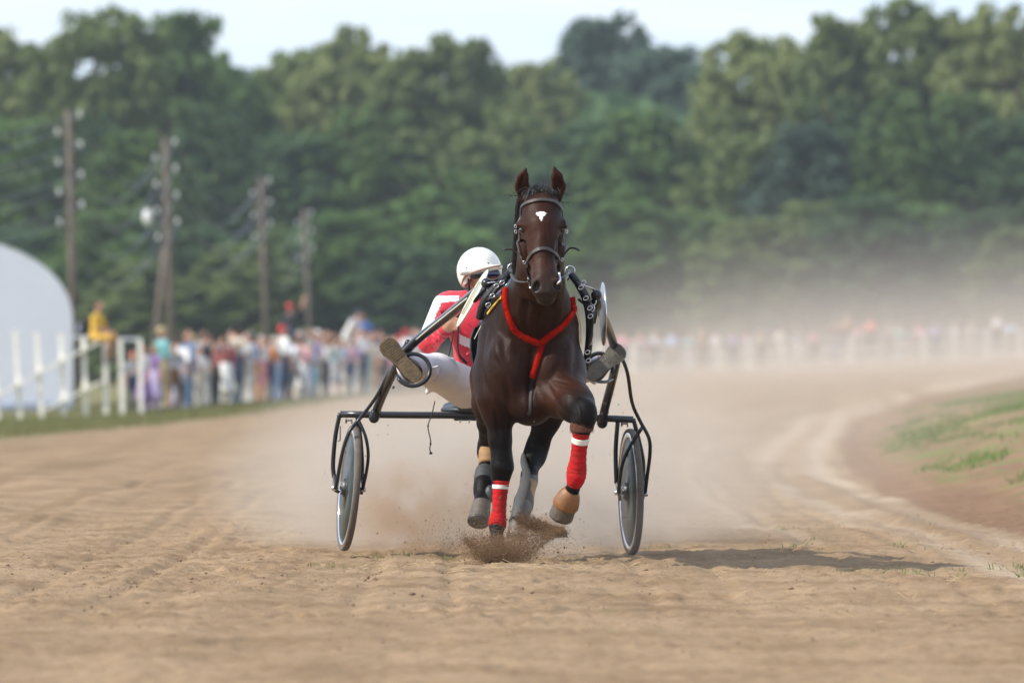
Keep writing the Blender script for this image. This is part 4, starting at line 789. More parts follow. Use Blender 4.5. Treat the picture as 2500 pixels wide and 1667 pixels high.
def mane(c):
    t_ = random.random(); p = W(1318 - 10 * t_, 478 + 150 * t_, 47.02 + .35 * t_) + Vector((0, .05, .03)); 
    return [p, p + Vector((-.05, -.01, .01)), p + Vector((-.095 - .03 * random.random(), -.01, -.05)), p + Vector((-.10 - .03 * random.random(), 0, -.12 - .09 * random.random()))]
strands('mane', [0], mane, 330, .0022, HORSE)
def tail(c):
    p = Vector(B(2.42, 0, 1.38)); a_ = random.gauss(0, .035); b_ = random.gauss(0, .05)
    return [p, p + Vector((a_, .12, .02)), p + Vector((a_ * 1.6, .2 + b_, -.1)), p + Vector((a_ * 2, .3 + b_, -.32 + random.gauss(0, .05)))]
strands('tail', [0], tail, 260, .004, HORSE)
# bridle
BR = strap('bridle', [(1266, 527), (1272, 512), (1284, 499), (1313, 490), (1335, 490), (1352, 494), (1364, 504), (1370, 515)], 46.75, .021, m_lea, HORSE, thick=.006); BR.name = 'bridle_browband'
strap('noseband', [(1286, 652), (1290, 636), (1300, 619), (1314, 610), (1327, 607), (1342, 611), (1356, 622), (1364, 636), (1368, 650)], 46.65, .020, m_lea, HORSE, thick=.006)
strap('cheek_strap', [(1266, 527), (1262, 545), (1262, 562), (1264, 585), (1269, 606), (1277, 636), (1286, 660), (1294, 682)], 46.78, .015, m_lea, HORSE, thick=.005)
strap('cheek_strap', [(1370, 515), (1378, 540), (1381, 560), (1380, 590), (1376, 612), (1369, 640), (1364, 662), (1361, 678)], 46.78, .015, m_lea, HORSE, thick=.005)
for pts in ([(1277, 632, 46.72), (1266, 620, 46.74), (1255, 611, 46.74), (1243, 608, 46.72), (1230, 610, 46.70)], [(1372, 632, 46.74), (1379, 620, 46.76), (1390, 607, 46.76), (1402, 606, 46.74), (1415, 612, 46.72)]):
    tube('strap_end', [W(*p) for p in pts], .0065, m_lea, HORSE, 6, smooth=4, flat=.45)
for px, py in ((1258.5, 553), (1259, 566), (1383.5, 566), (1280, 641), (1372, 634)):
    mk('buckle', *tube_geo([W(px, py, 46.72) + Vector((.006 * math.cos(a), -.01, .009 * math.sin(a))) for a in np.linspace(0, 6.28, 10)[:-1]], .0022, 6, True), m_sil, HORSE)
for pts in ([(1293, 672), (1297, 684), (1296, 692), (1300, 702)], [(1360, 667), (1361, 676), (1362, 686), (1361, 690)]):
    tube('bit', [on(a, b_, 46.6, .012)[0] for a, b_ in pts], .0062, m_sil, HORSE, 8, smooth=3)
# saddle, terrets, reins
def girdle(u, half, hgt, zc, a0, a1, n=26):
    return [Vector(B(u, half * math.sin(a), zc + hgt * math.cos(a))) for a in np.linspace(a0, a1, n)]
def hug(pts, off): 
    out = []
    for p in pts:
        h = HB.find_nearest(p); out.append((h[0] + h[1] * off, h[1]))
    return out
def band(name, PN, width, thick, m, parent):
    V_, Fc = [], []; P = [q[0] for q in PN]; k = len(P)
    for i, p in enumerate(P):
        td = (P[min(i + 1, k - 1)] - P[max(i - 1, 0)]).normalized(); nn = PN[i][1]; nn = (nn - td * nn.dot(td)).normalized(); sd = td.cross(nn)
        for a_, c_ in ((-1, 0), (1, 0), (.9, 1), (-.9, 1)): V_.append(p + sd * (a_ * width / 2) + nn * (c_ * thick))
    for i in range(k - 1):
        for j in range(4): j2 = (j + 1) % 4; Fc.append((4 * i + j, 4 * i + j2, 4 * i + 4 + j2, 4 * i + 4 + j))
    return mk(name, V_, Fc + [(3, 2, 1, 0), tuple(4 * (k - 1) + j for j in range(4))], m, parent, smooth=False)
band('saddle_pad', hug(girdle(.72, .33, .42, 1.14, -1.75, 1.75, 44), .008), .16, .022, m_blk, HORSE)
band('girth', hug(girdle(.76, .36, .46, 1.12, 1.3, 4.98, 44), .006), .08, .012, m_blk, HORSE)
strap('yellow_strap', [(1412, 735), (1420, 760), (1425, 795), (1426, 838)], 47.45, .020, m_yel, HORSE, off=.008); strap('yellow_strap', [(1228, 727), (1212, 744), (1193, 768)], 47.4, .018, m_yel, HORSE, off=.008)
band('blue_strap', hug(girdle(.60, .33, .44, 1.14, -1.2, 1.2, 36), .010), .03, .008, m_bluest, HORSE)
for sx_, (px, py) in ((-1, (1251, 655)), (1, (1392, 661))):
    c = W(px, py, 47.85); T_ = mk('terret', *tube_geo([c + Vector((.0245 * math.cos(a), 0, .0245 * math.sin(a))) for a in np.linspace(0, 2 * math.pi, 21)[:-1]], .0038, 8, True), m_sil, HORSE)
    tube('stem', [c - Vector((0, 0, .024)), W(px - sx_ * 6, py + 22, 47.87)], .007, m_sil, T_, 8)
tube('rein', [W(1298, 687, 46.62), W(1280, 689, 46.72), W(1262, 686, 46.86), W(1253, 676, 47.2), W(1249, 661, 47.75), W(1246, 657, 47.9), W(1225, 690, 48.6), W(1160, 730, 49.2), W(1114, 779, 49.62)], .0135, m_gum, HORSE, 8, smooth=5, flat=.3)
tube('rein', [W(1363, 679, 46.62), W(1376, 675, 46.9), W(1388, 668, 47.5), W(1392, 660, 47.85), W(1380, 670, 48.6), W(1300, 740, 49.4), W(1262, 790, 49.62)], .0105, m_blk, HORSE, 8, smooth=5, flat=.3)
# red fleece breast collar
def fleece(name, pxs, parent, r=.0145):
    P = [on(p.x, p.y, 47.28, .008)[0] for p in cr([Vector((a_, b_, 0)) for a_, b_ in pxs], 8)]
    for _ in range(2): P = [P[0]] + [(P[i - 1] + 2 * P[i] + P[i + 1]) / 4 for i in range(1, len(P) - 1)] + [P[-1]]
    V_, Fc = tube_geo(P, [r * random.uniform(.9, 1.12) for _ in P], 12); o = mk(name, V_, Fc, m_red, parent)
    g = []
    for i in range(len(P) * 90):
        j = random.randrange(len(V_)); v = V_[j]; nn = (v - P[j // 12]).normalized(); tt = Vector((random.gauss(0, 1), random.gauss(0, 1), random.gauss(0, 1))) * .35
        e = v + (nn + tt).normalized() * random.uniform(.003, .009); s2 = nn.cross(Vector((random.random(), random.random(), random.random()))).normalized() * .0016
        g.append((v - s2, v + s2, e))
    mk('pile', [q for t_ in g for q in t_], [(3 * i, 3 * i + 1, 3 * i + 2) for i in range(len(g))], m_red, o, smooth=False)
    return o
fleece('breast_collar', [(1236, 708), (1236, 728), (1239, 750), (1247, 779), (1260, 805), (1283, 821), (1303, 830), (1319, 837)], HORSE)
fleece('breast_collar', [(1411, 722), (1405, 742), (1395, 762), (1375, 789), (1349, 811), (1334, 823), (1320, 836)], HORSE)
fleece('collar_stem', [(1321, 834), (1320, 850), (1317, 866), (1309, 897), (1302, 921)], HORSE, .0135)
strap('breast_strap', [(1303, 915), (1299, 940), (1297, 970), (1296, 1000), (1290, 1012)], 47.2, .02, m_blk, HORSE)
# hooves
m_hoof = mat('hoof_horn', (.12, .098, .074), (.07, .056, .043), 50, .55, bump=.3, bscale=90); m_bell = mat('bell_boot_rubber', (.27, .12, .04), (.17, .078, .028), 40, .5, bump=.25); m_band = mat('red_bandage', (.55, .010, .018), (.30, .022, .016), 14, .9, bump=.5, bscale=60, spec=.15); m_tape = mat('white_tape', (.78, .75, .68), (.66, .62, .55), 40, .7)
m_dirtband = mat('dusty_red', (.30, .07, .05), (.42, .03, .03), 18, .9)
def loft(name, rings, m, parent, seg=20, caps=True, n=5, ell=1.0, wob=0.):     # rings: (centre, radius, axis or None)
    P = cr([r[0] for r in rings], n); rr = [q.x for q in cr([Vector((r[1], 0, 0)) for r in rings], n)]
    if wob: rr = [q * (1 + wob * (1 if (i // 2) % 2 else -1) * random.uniform(.4, 1)) for i, q in enumerate(rr)]
    V_, Fc = tube_geo(P, rr, seg, flat=ell, up=(0, 1, 0))
    if not caps: Fc = Fc[:-2]
    return mk(name, V_, Fc, m, parent)
def hoof(top, ax, r0, r1, L_, parent=HORSE):
    ax = Vector(ax).normalized(); o = loft('hoof', [(top, r0), (top + ax * L_ * .5, (r0 + r1) / 2), (top + ax * L_, r1)], m_hoof, parent, 22, ell=1.08)
    b_ = loft('shoe', [(top + ax * L_ * 1.004, r1 * .97), (top + ax * (L_ + .008), r1 * .96)], m_steel, o, 22, n=2, ell=1.08); return o
hoof(W(1211, 1334, LFd - .09), (0, -.25, -1), .047, .062, .078)
def bandage(P, rs, t0, wobn=26, tape=None, name='leg_bandage'):
    o = loft(name, list(zip(P, rs)), m_band, HORSE, 20, True, 8, 1.12, .034)
    if tape: loft('tape', [(tape[0], tape[2]), (tape[0].lerp(tape[1], .5), tape[2] * .99), (tape[1], tape[3])], m_tape, o, 20, True, 3, 1.12)
    return o
def ringpts(l): return [W(a_, b_, c_) for a_, b_, c_ in l]
bandage(ringpts([(1223, 1173, LFd), (1222, 1190, LFd), (1220, 1220, LFd), (1218, 1250, LFd), (1215, 1270, LFd), (1214, 1284, LFd - .01), (1213.5, 1291, LFd - .02)]), [.047, .042, .038, .039, .048, .047, .038], 0, tape=(W(1222, 1183, LFd), W(1221.5, 1193, LFd), .0445, .0435))
bandage(ringpts([(1420, 1046, 46.94), (1418, 1062, 46.95), (1414, 1095, 46.98), (1411, 1125, 47.0), (1408, 1148, 47.02), (1406, 1166, 47.02), (1402, 1182, 47.04)]), [.050, .046, .042, .045, .053, .051, .040], 0, tape=(W(1418, 1067, 46.95), W(1416.5, 1080, 46.96), .0475, .0465))
cu = loft('fur_cuff', [(W(1421, 1030, 46.93), .052), (W(1421, 1035, 46.93), .061), (W(1420, 1046, 46.94), .063), (W(1420, 1054, 46.94), .052)], mat('brown_fur', (.16, .06, .035), (.10, .035, .02), 90, .9, bump=.6), HORSE, 20, True, 4, 1.1)
g = []
for i in range(900):
    a_ = random.uniform(0, 6.28); q = random.random(); p = W(1421, 1032, 46.93).lerp(W(1420, 1054, 46.94), q) + Vector((math.cos(a_) * .06, math.sin(a_) * .066, 0)); e = p + Vector((math.cos(a_) * .006, math.sin(a_) * .006, -random.uniform(.004, .014))); s2 = Vector((-math.sin(a_), math.cos(a_), 0)) * .0016; g += [p - s2, p + s2, e + Vector((random.gauss(0, .003), 0, 0))]
mk('fur', g, [(3 * i, 3 * i + 1, 3 * i + 2) for i in range(900)], MATS['brown_fur'], cu, smooth=False)
# bell boot and raised hoof
ax = (W(1364, 1277, 47.16) - W(1395, 1200, 47.06)).normalized(); t0 = W(1394, 1199, 47.06)
hoof(t0 + ax * .06, ax, .060, .066, .10)
V_, Fc = [], []
for i, (h_, r_) in enumerate([(0, .036), (.006, .042), (.03, .056), (.07, .066), (.102, .071), (.106, .068), (.10, .064)]):
    c = t0 + ax * (h_ - .012); u_ = ax.orthogonal().normalized(); v_ = ax.cross(u_)
    for k in range(48):
        a_ = 2 * math.pi * k / 48; rr_ = r_ * (1 + (.018 * math.cos(24 * a_) if i in (3, 4) else 0)); V_.append(c + (u_ * math.cos(a_) + v_ * math.sin(a_)) * rr_)
for i in range(6):
    for k in range(48): k2 = (k + 1) % 48; Fc.append((i * 48 + k, i * 48 + k2, (i + 1) * 48 + k2, (i + 1) * 48 + k))
mk('bell_boot', V_, Fc, m_bell, HORSE)
# hind boots and hooves
axl = (W(1166, 1283, 48.62) - W(1176, 1228, 48.68)).normalized(); hoof(W(1176, 1228, 48.68), axl + Vector((0, -.2, 0)), .050, .062, .12)
m_bootd = mat('dark_boot', (.03, .03, .032), (.05, .05, .052), 40, .5); m_tan = mat('tan_neoprene', (.34, .19, .08), (.25, .14, .06), 40, .8)
loft('shin_boot', [(W(1192, 1098, 49.0), .052), (W(1190, 1120, 48.97), .046), (W(1187, 1145, 48.92), .046), (W(1184, 1168, 48.85), .05), (W(1183, 1176, 48.83), .046)], m_bootd, HORSE, 18)
loft('tan_wrap', [(W(1193, 1092, 49.01), .054), (W(1191, 1110, 48.98), .051), (W(1189, 1136, 48.93), .049)], m_tan, HORSE, 18)
loft('ankle_boot', [(W(1184, 1150, 48.90), .053), (W(1183, 1160, 48.87), .056), (W(1181, 1176, 48.83), .055)], m_gum, HORSE, 18)
mk('scalping_cup', *sphere_geo(W(1196, 1206, 48.72), (.03, .03, .05), 14, 8), m_bootd, HORSE)
hoof(W(1267, 1272, 48.40), (-.15, -.25, -1), .048, .060, .085)
# curved grey shin guard of the other hind leg
g = cr([W(1277, 1108, 48.70), W(1277, 1128, 48.66), W(1283, 1160, 48.56), W(1272, 1200, 48.45), W(1262, 1235, 48.36), W(1258, 1262, 48.32)], 6); rr = lerpl([.008, .026, .034, .04, .044, .048], len(g))
V_ = []; k = 9
for i, p in enumerate(g):
    for j in range(k):
        a_ = math.pi * (1.0 + .95 * (j / (k - 1) - .5)); V_.append(p + Vector((math.cos(a_ + .35) * rr[i] + rr[i] * .55, -abs(math.sin(a_ + .35)) * rr[i] + .03, 0)))
o = mk('shin_guard', V_, [(i * k + j, i * k + j + 1, (i + 1) * k + j + 1, (i + 1) * k + j) for i in range(len(g) - 1) for j in range(k - 1)], m_gum, HORSE); sd = o.modifiers.new('s', 'SOLIDIFY'); sd.thickness = .006
loft('tan_wrap', [(W(1291, 1180, 48.62), .047), (W(1286, 1200, 48.57), .046), (W(1282, 1218, 48.52), .049)], m_tan, HORSE, 18)
loft('ankle_boot', [(W(1294, 1165, 48.66), .046), (W(1291, 1176, 48.63), .050), (W(1290, 1181, 48.62), .048)], m_bootd, HORSE, 18)
loft('scalping_boot', [(W(1281, 1220, 48.51), .050), (W(1276, 1240, 48.46), .050), (W(1270, 1258, 48.43), .050), (W(1266, 1276, 48.40), .056)], m_gum, HORSE, 18)
# ------------------------------------------------------------------ the sulky
m_tubeb = mat('black_tube_paint', (.014, .016, .020), (.022, .024, .028), 12, .26, spec=.4, coat=.2); m_rub = mat('tyre_rubber', (.14, .115, .095), (.09, .078, .066), 30, .85); m_rim = mat('chrome_rim', (.75, .76, .78), (.65, .66, .68), 10, .12, 1.0); m_disc = mat('smoked_disc', (.026, .034, .032), (.045, .054, .050), 5, .36, spec=.25); m_seatv = mat('seat_vinyl', (.03, .038, .046), (.02, .026, .032), 30, .45)
SUL = thing('racing_sulky', 'black tubular two-wheeled racing sulky with solid disc wheels', 'sulky', (W(1195, 1350, 50).x, 50, 0))
def wheel(c, axis, R_=.352):
    ax = Vector(axis).normalized(); g = lathe_geo([(R_ - .024, -.0), (R_ - .018, -.016), (R_ - .006, -.019), (R_, -.010), (R_ + .001, 0), (R_, .010), (R_ - .006, .019), (R_ - .018, .016), (R_ - .024, 0)], c, ax, 72)
    w_ = mk('wheel', *lathe_geo([(.052, -.028), (.052, -.022), (.14, -.019), (R_ - .045, -.010), (R_ - .045, .010), (.14, .019), (.052, .022), (.052, .028)], c, ax, 72), m_disc, SUL)
    mk('tyre', *g, m_rub, w_); mk('rim', *lathe_geo([(R_ - .048, -.011), (R_ - .046, -.016), (R_ - .024, -.0165), (R_ - .020, -.012), (R_ - .020, .012), (R_ - .024, .0165), (R_ - .046, .016), (R_ - .048, .011)], c, ax, 72), m_rim, w_)
    mk('hub', *lathe_geo([(0, -.052), (.012, -.052), (.014, -.045), (.04, -.043), (.045, -.024), (.045, .024), (.04, .043), (.014, .045), (.012, .052), (0, .052)], c, ax, 28), m_steel, w_)
    for k in range(6):
        u_ = ax.orthogonal().normalized(); v_ = ax.cross(u_); a_ = k * 1.047; mk('bolt', *sphere_geo(c - ax * .044 + (u_ * math.cos(a_) + v_ * math.sin(a_)) * .03, .0055, 8, 5), m_sil, w_)
    mk('valve_patch', *box_geo(c - ax * .0185 + Vector((0, 0, .22)), (.004, .03, .05)), m_rim, w_)
yaw = R(8.2)
axL = Vector((math.cos(yaw), math.sin(yaw), -.085)); axR = Vector((math.cos(yaw), math.sin(yaw), .012))
cL = W(852, 1191, 50.05); cR = W(1540, 1200, 49.95)
wheel(cL, axL); wheel(cR, axR)
d0 = 50.0
def T(name, pts, r, m=None, n=4, parent=None, flat=1., seg=10): return tube(name, [W(*p) for p in pts], r, m or m_tubeb, parent or SUL, seg, smooth=n, flat=flat)
T('crossbar', [(831, 1011, 50.0), (1000, 1013, 50.0), (1200, 1014, 50.0), (1400, 1018, 49.95), (1546, 1024, 49.9)], .0195, n=2)
for pts in ([(830, 1008, 50.0), (819, 1063, 50.02), (813, 1132, 50.05), (816, 1166, 50.05)], [(872, 1016, 50.0), (880, 1071, 50.04), (884, 1130, 50.07), (883, 1170, 50.07)], [(1546, 1022, 49.9), (1558, 1067, 49.92), (1570, 1125, 49.95), (1570, 1175, 49.95)], [(1508, 1030, 49.92), (1503, 1100, 49.93), (1505, 1180, 49.93)]):
    T('fork_leg', pts, .0125, n=5)
for pts in ([(816, 1160, 50.05), (816, 1178, 50.0), (818, 1196, 49.98), (827, 1200, 50.02)], [(884, 1168, 50.07), (886, 1185, 50.05), (882, 1205, 50.07)], [(1570, 1172, 49.95), (1573, 1190, 49.93), (1569, 1218, 49.95)], [(1505, 1176, 49.93), (1511, 1200, 49.9), (1513, 1220, 49.93)]):
    T('dropout', pts, .009, m_steel, n=3)
for px, py, d_ in ((818, 1191, 49.97), (886, 1194, 50.04), (1509, 1202, 49.88), (1575, 1205, 49.9)): mk('axle_nut', *lathe_geo([(0, -.02), (.013, -.018), (.015, 0), (.015, .014), (0, .016)], W(px, py, d_), (1, .14, 0), 8), m_sil, SUL)
# outer braces running from the shafts to the axles
T('brace', [(996, 836, 49.25), (985, 850, 49.28), (950, 908, 49.5), (920, 966, 49.72), (884, 1015, 49.85), (857, 1047, 49.84), (843, 1078, 49.84), (833, 1117, 49.86), (822, 1178, 49.92), (818, 1191, 49.94)], .0105)
T('brace', [(876, 1027, 49.93), (892, 1064, 49.92), (899, 1105, 49.92), (896, 1143, 49.95), (888, 1182, 49.98), (885, 1194, 50.0)], .0095)
T('brace', [(1510, 858, 49.3), (1516, 868, 49.33), (1532, 911, 49.5), (1543, 982, 49.65), (1563, 1028, 49.72), (1584, 1068, 49.75), (1587, 1105, 49.78), (1581, 1155, 49.82), (1575, 1203, 49.86)], .0105)
T('brace', [(1568, 1043, 49.72), (1537, 1091, 49.74), (1520, 1130, 49.77), (1512, 1178, 49.82), (1510, 1202, 49.86)], .0105)
for px, py in ((996, 838), (1509, 858)): mk('clamp', *sphere_geo(W(px, py, 49.22), (.02, .02, .022), 10, 6), m_tubeb, SUL)
# shafts
SHL = T('shaft', [(914, 1016, 49.95), (921, 996, 49.9), (938, 955, 49.7), (962, 905, 49.45), (979, 874, 49.3), (1000, 848, 49.2), (1030, 820, 49.05), (1090, 773, 48.7), (1150, 722, 48.25), (1176, 703, 48.05)], [.023, .025, .025, .025, .025, .025, .0255, .026, .026, .024], seg=14)
SHR = T('shaft', [(1470, 1030, 49.92), (1476, 1000, 49.85), (1489, 950, 49.7), (1500, 905, 49.5), (1504, 876, 49.35), (1498, 842, 49.15), (1484, 800, 48.8), (1467, 760, 48.35), (1459, 735, 48.05)], .0245, seg=14)
T('shaft_stripe', [(1016, 829, 49.0), (1050, 800, 48.8), (1100, 760, 48.5), (1140, 728, 48.2)], .0035, m_cer, 4, SHL)  # highlight along the top of the shaft, put in as a thin white strip
for px, py in ((913, 1020), (1470, 1033)):
    k = loft('clevis', [(W(px + 4, py - 18, 49.92), .026), (W(px, py, 49.93), .031), (W(px - 2, py + 8, 49.94), .02)], m_tubeb, SUL, 14)
    for s_ in (-1, 1): tube('bolt', [W(px + s_ * 11, py - 26, 49.92), W(px + s_ * 17, py - 26, 49.92)], .006, m_steel, k, 6)
# foot hoops
for c, rx, rz, a0, a1 in ((W(1008, 903, 49.15), .094, .088, -2.6, 2.35), (W(1463, 900, 49.2), .075, .085, -.9, 2.6)):
    pts = [c + Vector((rx * math.cos(a), -.01 + .03 * math.sin(a), rz * math.sin(a))) for a in np.linspace(a0, a1, 26)]
    if c.x > 0: pts = [c + Vector((-rx * math.cos(a) * -1, -.01, rz * math.sin(a))) for a in np.linspace(-.3, 2.9, 24)]
    tube('foot_hoop', pts, .0115, m_tubeb, SUL, 10)
T('foot_bar', [(968, 915, 49.4), (985, 930, 49.3), (1010, 932, 49.22)], .009); T('foot_bar', [(1495, 925, 49.5), (1478, 932, 49.35), (1450, 930, 49.25)], .009)
for (px, py) in ((1492, 958), (1484, 985), (1476, 1010), (952, 945)): mk('stud', *sphere_geo(W(px - (8 if px > 1200 else -8), py, 49.72), .009, 8, 5), m_steel, SHR if px > 1200 else SHL)
# seat
f = Field((-.42, 49.8, .70), (.2, 50.5, .9), .008); f.el(W(1195, 1000, 50.13), (.278, .20, .042), None, .02); f.el(W(1195, 992, 50.25), (.26, .13, .05), None, .04)
a, b, l = f.mesh(2); st_ = mk('seat', a, b, m_seatv, SUL)
mk('seat_pan', *box_geo(W(1195, 1022, 50.12), (.40, .26, .02)), m_tubeb, st_); bevel(st_.children[0], .008)
for px in (1126, 1148, 1245): tube('bolt', [W(px, 1018, 50.0), W(px - 3, 1032, 49.99)], .004, m_sil, st_, 6)
# brake hooks on the bar
for px, py in ((851, 1028), (1524, 1036)):
    k = tube('brake', [W(px - 6, py - 6, 49.97), W(px - 6, py + 5, 49.97)], .005, m_steel, SUL, 6); tube('arm', [W(px - 8, py - 2, 49.97), W(px + 8, py - 2, 49.97), W(px + 8, py + 6, 49.97)], .005, m_steel, k, 6)
tube('bottle_clip', [W(831, 1040, 49.98), W(830, 1075, 49.99), W(825, 1077, 49.99)], .004, m_steel, SUL, 6)
# quick hitch ends and number discs
for lst in ([(1190, 694), (1188, 712), (1184, 732), (1181, 752), (1182, 768)], [(1454, 722), (1456, 736), (1452, 752), (1448, 768), (1446, 790)]):
    sgn = -1 if lst[0][0] < 1300 else 1
    h_ = loft('hitch', [(W(a_, b_, 47.57), r_) for (a_, b_), r_ in zip(lst, [.022, .026, .02, .024, .018])], m_tubeb, SUL, 12)
    mk('ball', *sphere_geo(W(lst[0][0] + sgn * 2, lst[0][1] - 2, 47.52), .03, 14, 9), m_tubeb, h_)
    for k in range(3):
        a_, b_ = lst[k + 1]; cc = W(a_ - sgn * 8, b_, 47.52); tube('ring', [cc + Vector((.016 * math.cos(t_), 0, .02 * math.sin(t_))) for t_ in np.linspace(0, 6.28, 12)[:-1]], .0035, m_sil, h_, 6, closed=True)
for pts in ([(1186, 682, 47.52), (1205, 684, 47.47), (1224, 679, 47.47), (1240, 683, 47.47)], [(1232, 668, 47.50), (1205, 690, 47.52), (1175, 715, 47.57), (1160, 735, 47.62)], [(1180, 728, 47.52), (1195, 742, 47.47), (1215, 736, 47.42), (1226, 722, 47.42)]): T('hitch_strap', pts, .008 if pts[0][1] != 668 else .017, m_blk, flat=.5, n=4)
for pts in ([(1404, 684, 47.47), (1420, 690, 47.47), (1438, 700, 47.49), (1454, 712, 47.52)], [(1402, 674, 47.50), (1416, 690, 47.52), (1432, 716, 47.57), (1444, 745, 47.57), (1446, 790, 47.52)], [(1412, 730, 47.47), (1430, 745, 47.47), (1446, 752, 47.52)]): T('hitch_strap', pts, .008 if pts[0][1] == 684 else .013, m_blk, flat=.5, n=4)
for pts in ([(1190, 691, 47.47), (1208, 689, 47.46), (1228, 692, 47.46)], [(1408, 692, 47.45), (1428, 697, 47.46), (1450, 706, 47.50)], [(1183, 738, 47.47), (1192, 752, 47.46), (1200, 750, 47.46)], [(1430, 738, 47.47), (1440, 756, 47.47), (1445, 762, 47.48)]): T('cord', pts, .0035, m_sil, n=5)
T('loose_string', [(1172, 772, 47.52), (1180, 782, 47.50), (1172, 800, 47.52), (1158, 828, 47.52)], .0022, m_tape); T('loose_string', [(1446, 800, 47.52), (1449, 815, 47.52), (1444, 838, 47.52), (1440, 842, 47.52)], .0022, m_tape)

for pts, r_ in (([(1243, 668, 47.5), (1222, 690, 47.46), (1196, 716, 47.44), (1178, 745, 47.46), (1170, 776, 47.5)], .024), ([(1236, 684, 47.45), (1214, 704, 47.42), (1192, 735, 47.42)], .014), ([(1396, 672, 47.5), (1412, 694, 47.46), (1430, 732, 47.45), (1439, 785, 47.47), (1437, 845, 47.55), (1429, 900, 47.65)], .022), ([(1408, 690, 47.44), (1424, 716, 47.42), (1441, 742, 47.42)], .013), ([(1446, 762, 47.45), (1444, 800, 47.46), (1434, 850, 47.5)], .012)):
    T('harness_strap', pts, r_, m_blk, flat=.85, n=5, parent=SUL)
for px, py in ((1212, 698), (1202, 722), (1192, 744), (1226, 690), (1240, 697), (1418, 702), (1430, 728), (1440, 752), (1424, 690), (1441, 772), (1436, 880), (1434, 860)):
    cc = W(px, py, 47.38); T_ = tube('buckle', [cc + Vector((.013 * math.cos(t_) + .004 * math.sin(t_), 0, .011 * math.sin(t_))) for t_ in np.linspace(0, 6.28, 10)[:-1]], .0026, m_sil, SUL, 6, closed=True)
m_board = mat('disc_cream', (.68, .62, .36), (.58, .56, .40), 6, .45); m_alum = mat('disc_metal', (.55, .56, .58), (.42, .43, .45), 8, .3, .8)
def number_disc(a, b, d_, R_, n_yaw, m, edge, lab):
    A = W(*a, d_); B_ = W(*b, d_); c = (A + B_) / 2; up = (A - B_).normalized(); out = Vector((0, -1, 0)).cross(up).normalized(); nrm = (out * math.cos(n_yaw) + Vector((0, -1, 0)) * math.sin(n_yaw)).normalized()
    t_ = thing('number_disc', lab, 'disc', c, 'number discs on the shaft tips'); r_ = (A - B_).length / 2
    mk('plate', *lathe_geo([(0, -.004), (r_ * .97, -.004), (r_, -.002), (r_, .002), (r_ * .97, .004), (0, .004)], c, nrm, 48), m, t_); mk('edge_ring', *lathe_geo([(r_ + .0005, -.0045), (r_ + .004, -.003), (r_ + .004, .003), (r_ + .0005, .0045)], c, nrm, 48), edge, t_)
    if m is m_board:
        for q, w_ in ((-.05, .014), (.03, .012), (.075, .008)):
            side = nrm.cross(up).normalized(); P = [c + up * q2 + side * q + nrm * sgn_ * .0062 for sgn_ in (1,) for q2 in (-.10, .10)]
            mk('stripe', *tube_geo(P, w_ / 2, 6, flat=.25, up=nrm), mat('disc_grey_blue', (.22, .28, .30), (.30, .34, .34), 20, .5), t_)
number_disc((1190, 660), (1116, 797), 47.98, .17, .10, m_board, m_cer, 'cream number disc on the shaft tip before the driver')
number_disc((1471, 691), (1474, 842), 47.98, .17, .085, m_alum, m_sil, 'grey metal number disc on the shaft tip right of the horse')
# whip strap hanging under the seat
wp = tube('driving_whip', cr([W(1062, 978, 49.9), W(1054, 1012, 49.88), W(1045, 1040, 49.88), W(1050, 1068, 49.88), W(1052, 1083, 49.88), W(1049, 1094, 49.88), W(1052, 1105, 49.88)], 5), .0032, m_blk)
k = mk('tip', *sphere_geo(W(1052, 1106, 49.88), (.01, .008, .007), 8, 6), m_blk, wp); mk('knot', *sphere_geo(W(1051, 1083, 49.88), .006, 8, 6), m_blk, wp); mk('knot', *sphere_geo(W(1045, 1040, 49.88), .006, 8, 6), m_blk, wp)
tag(wp, 'thin black whip lash hanging below the sulky seat', 'whip')

# ------------------------------------------------------------------ the driver
m_skin = mat('driver_skin', (.46, .23, .14), (.38, .18, .11), 20, .5); m_jr = mat('jacket_red', (.66, .02, .045), (.52, .015, .035), 12, .55, bump=.35, bscale=14, sheen=.2); m_jw = mat('jacket_white', (.80, .77, .76), (.72, .69, .69), 12, .55, bump=.3, bscale=14); m_tr = mat('trouser_white', (.85, .82, .85), (.78, .74, .77), 9, .65, bump=.5, bscale=11); m_helm = mat('helmet_white', (.82, .80, .70), (.78, .76, .66), 4, .25, coat=.4); m_boot = mat('boot_leather', (.02, .022, .028), (.035, .038, .045), 30, .35); m_sole = mat('boot_sole', (.23, .165, .09), (.13, .10, .065), 40, .8, bump=.6, bscale=110); m_sole2 = mat('boot_sole_grey', (.20, .19, .16), (.14, .13, .11), 40, .8, bump=.6, bscale=110); m_gog = mat('goggle_lens', (.012, .014, .04), (.008, .01, .03), 10, .08, coat=1.)
DR = thing('person', 'sulky driver in red and white jacket, white trousers and white helmet', 'person', W(1195, 990, 50.15))
sh = (W(1086, 748, 50.10), W(1246, 750, 50.10)); elb = (W(1046, 834, 49.86), W(1280, 835, 49.86)); hnd = (W(1100, 792, 49.62), W(1262, 792, 49.62)); hip = (W(1158, 958, 50.08), W(1232, 958, 50.08)); kne = (W(1068, 908, 49.62), W(1330, 915, 49.62)); ank = (W(1000, 894, 49.28), W(1448, 897, 49.28))
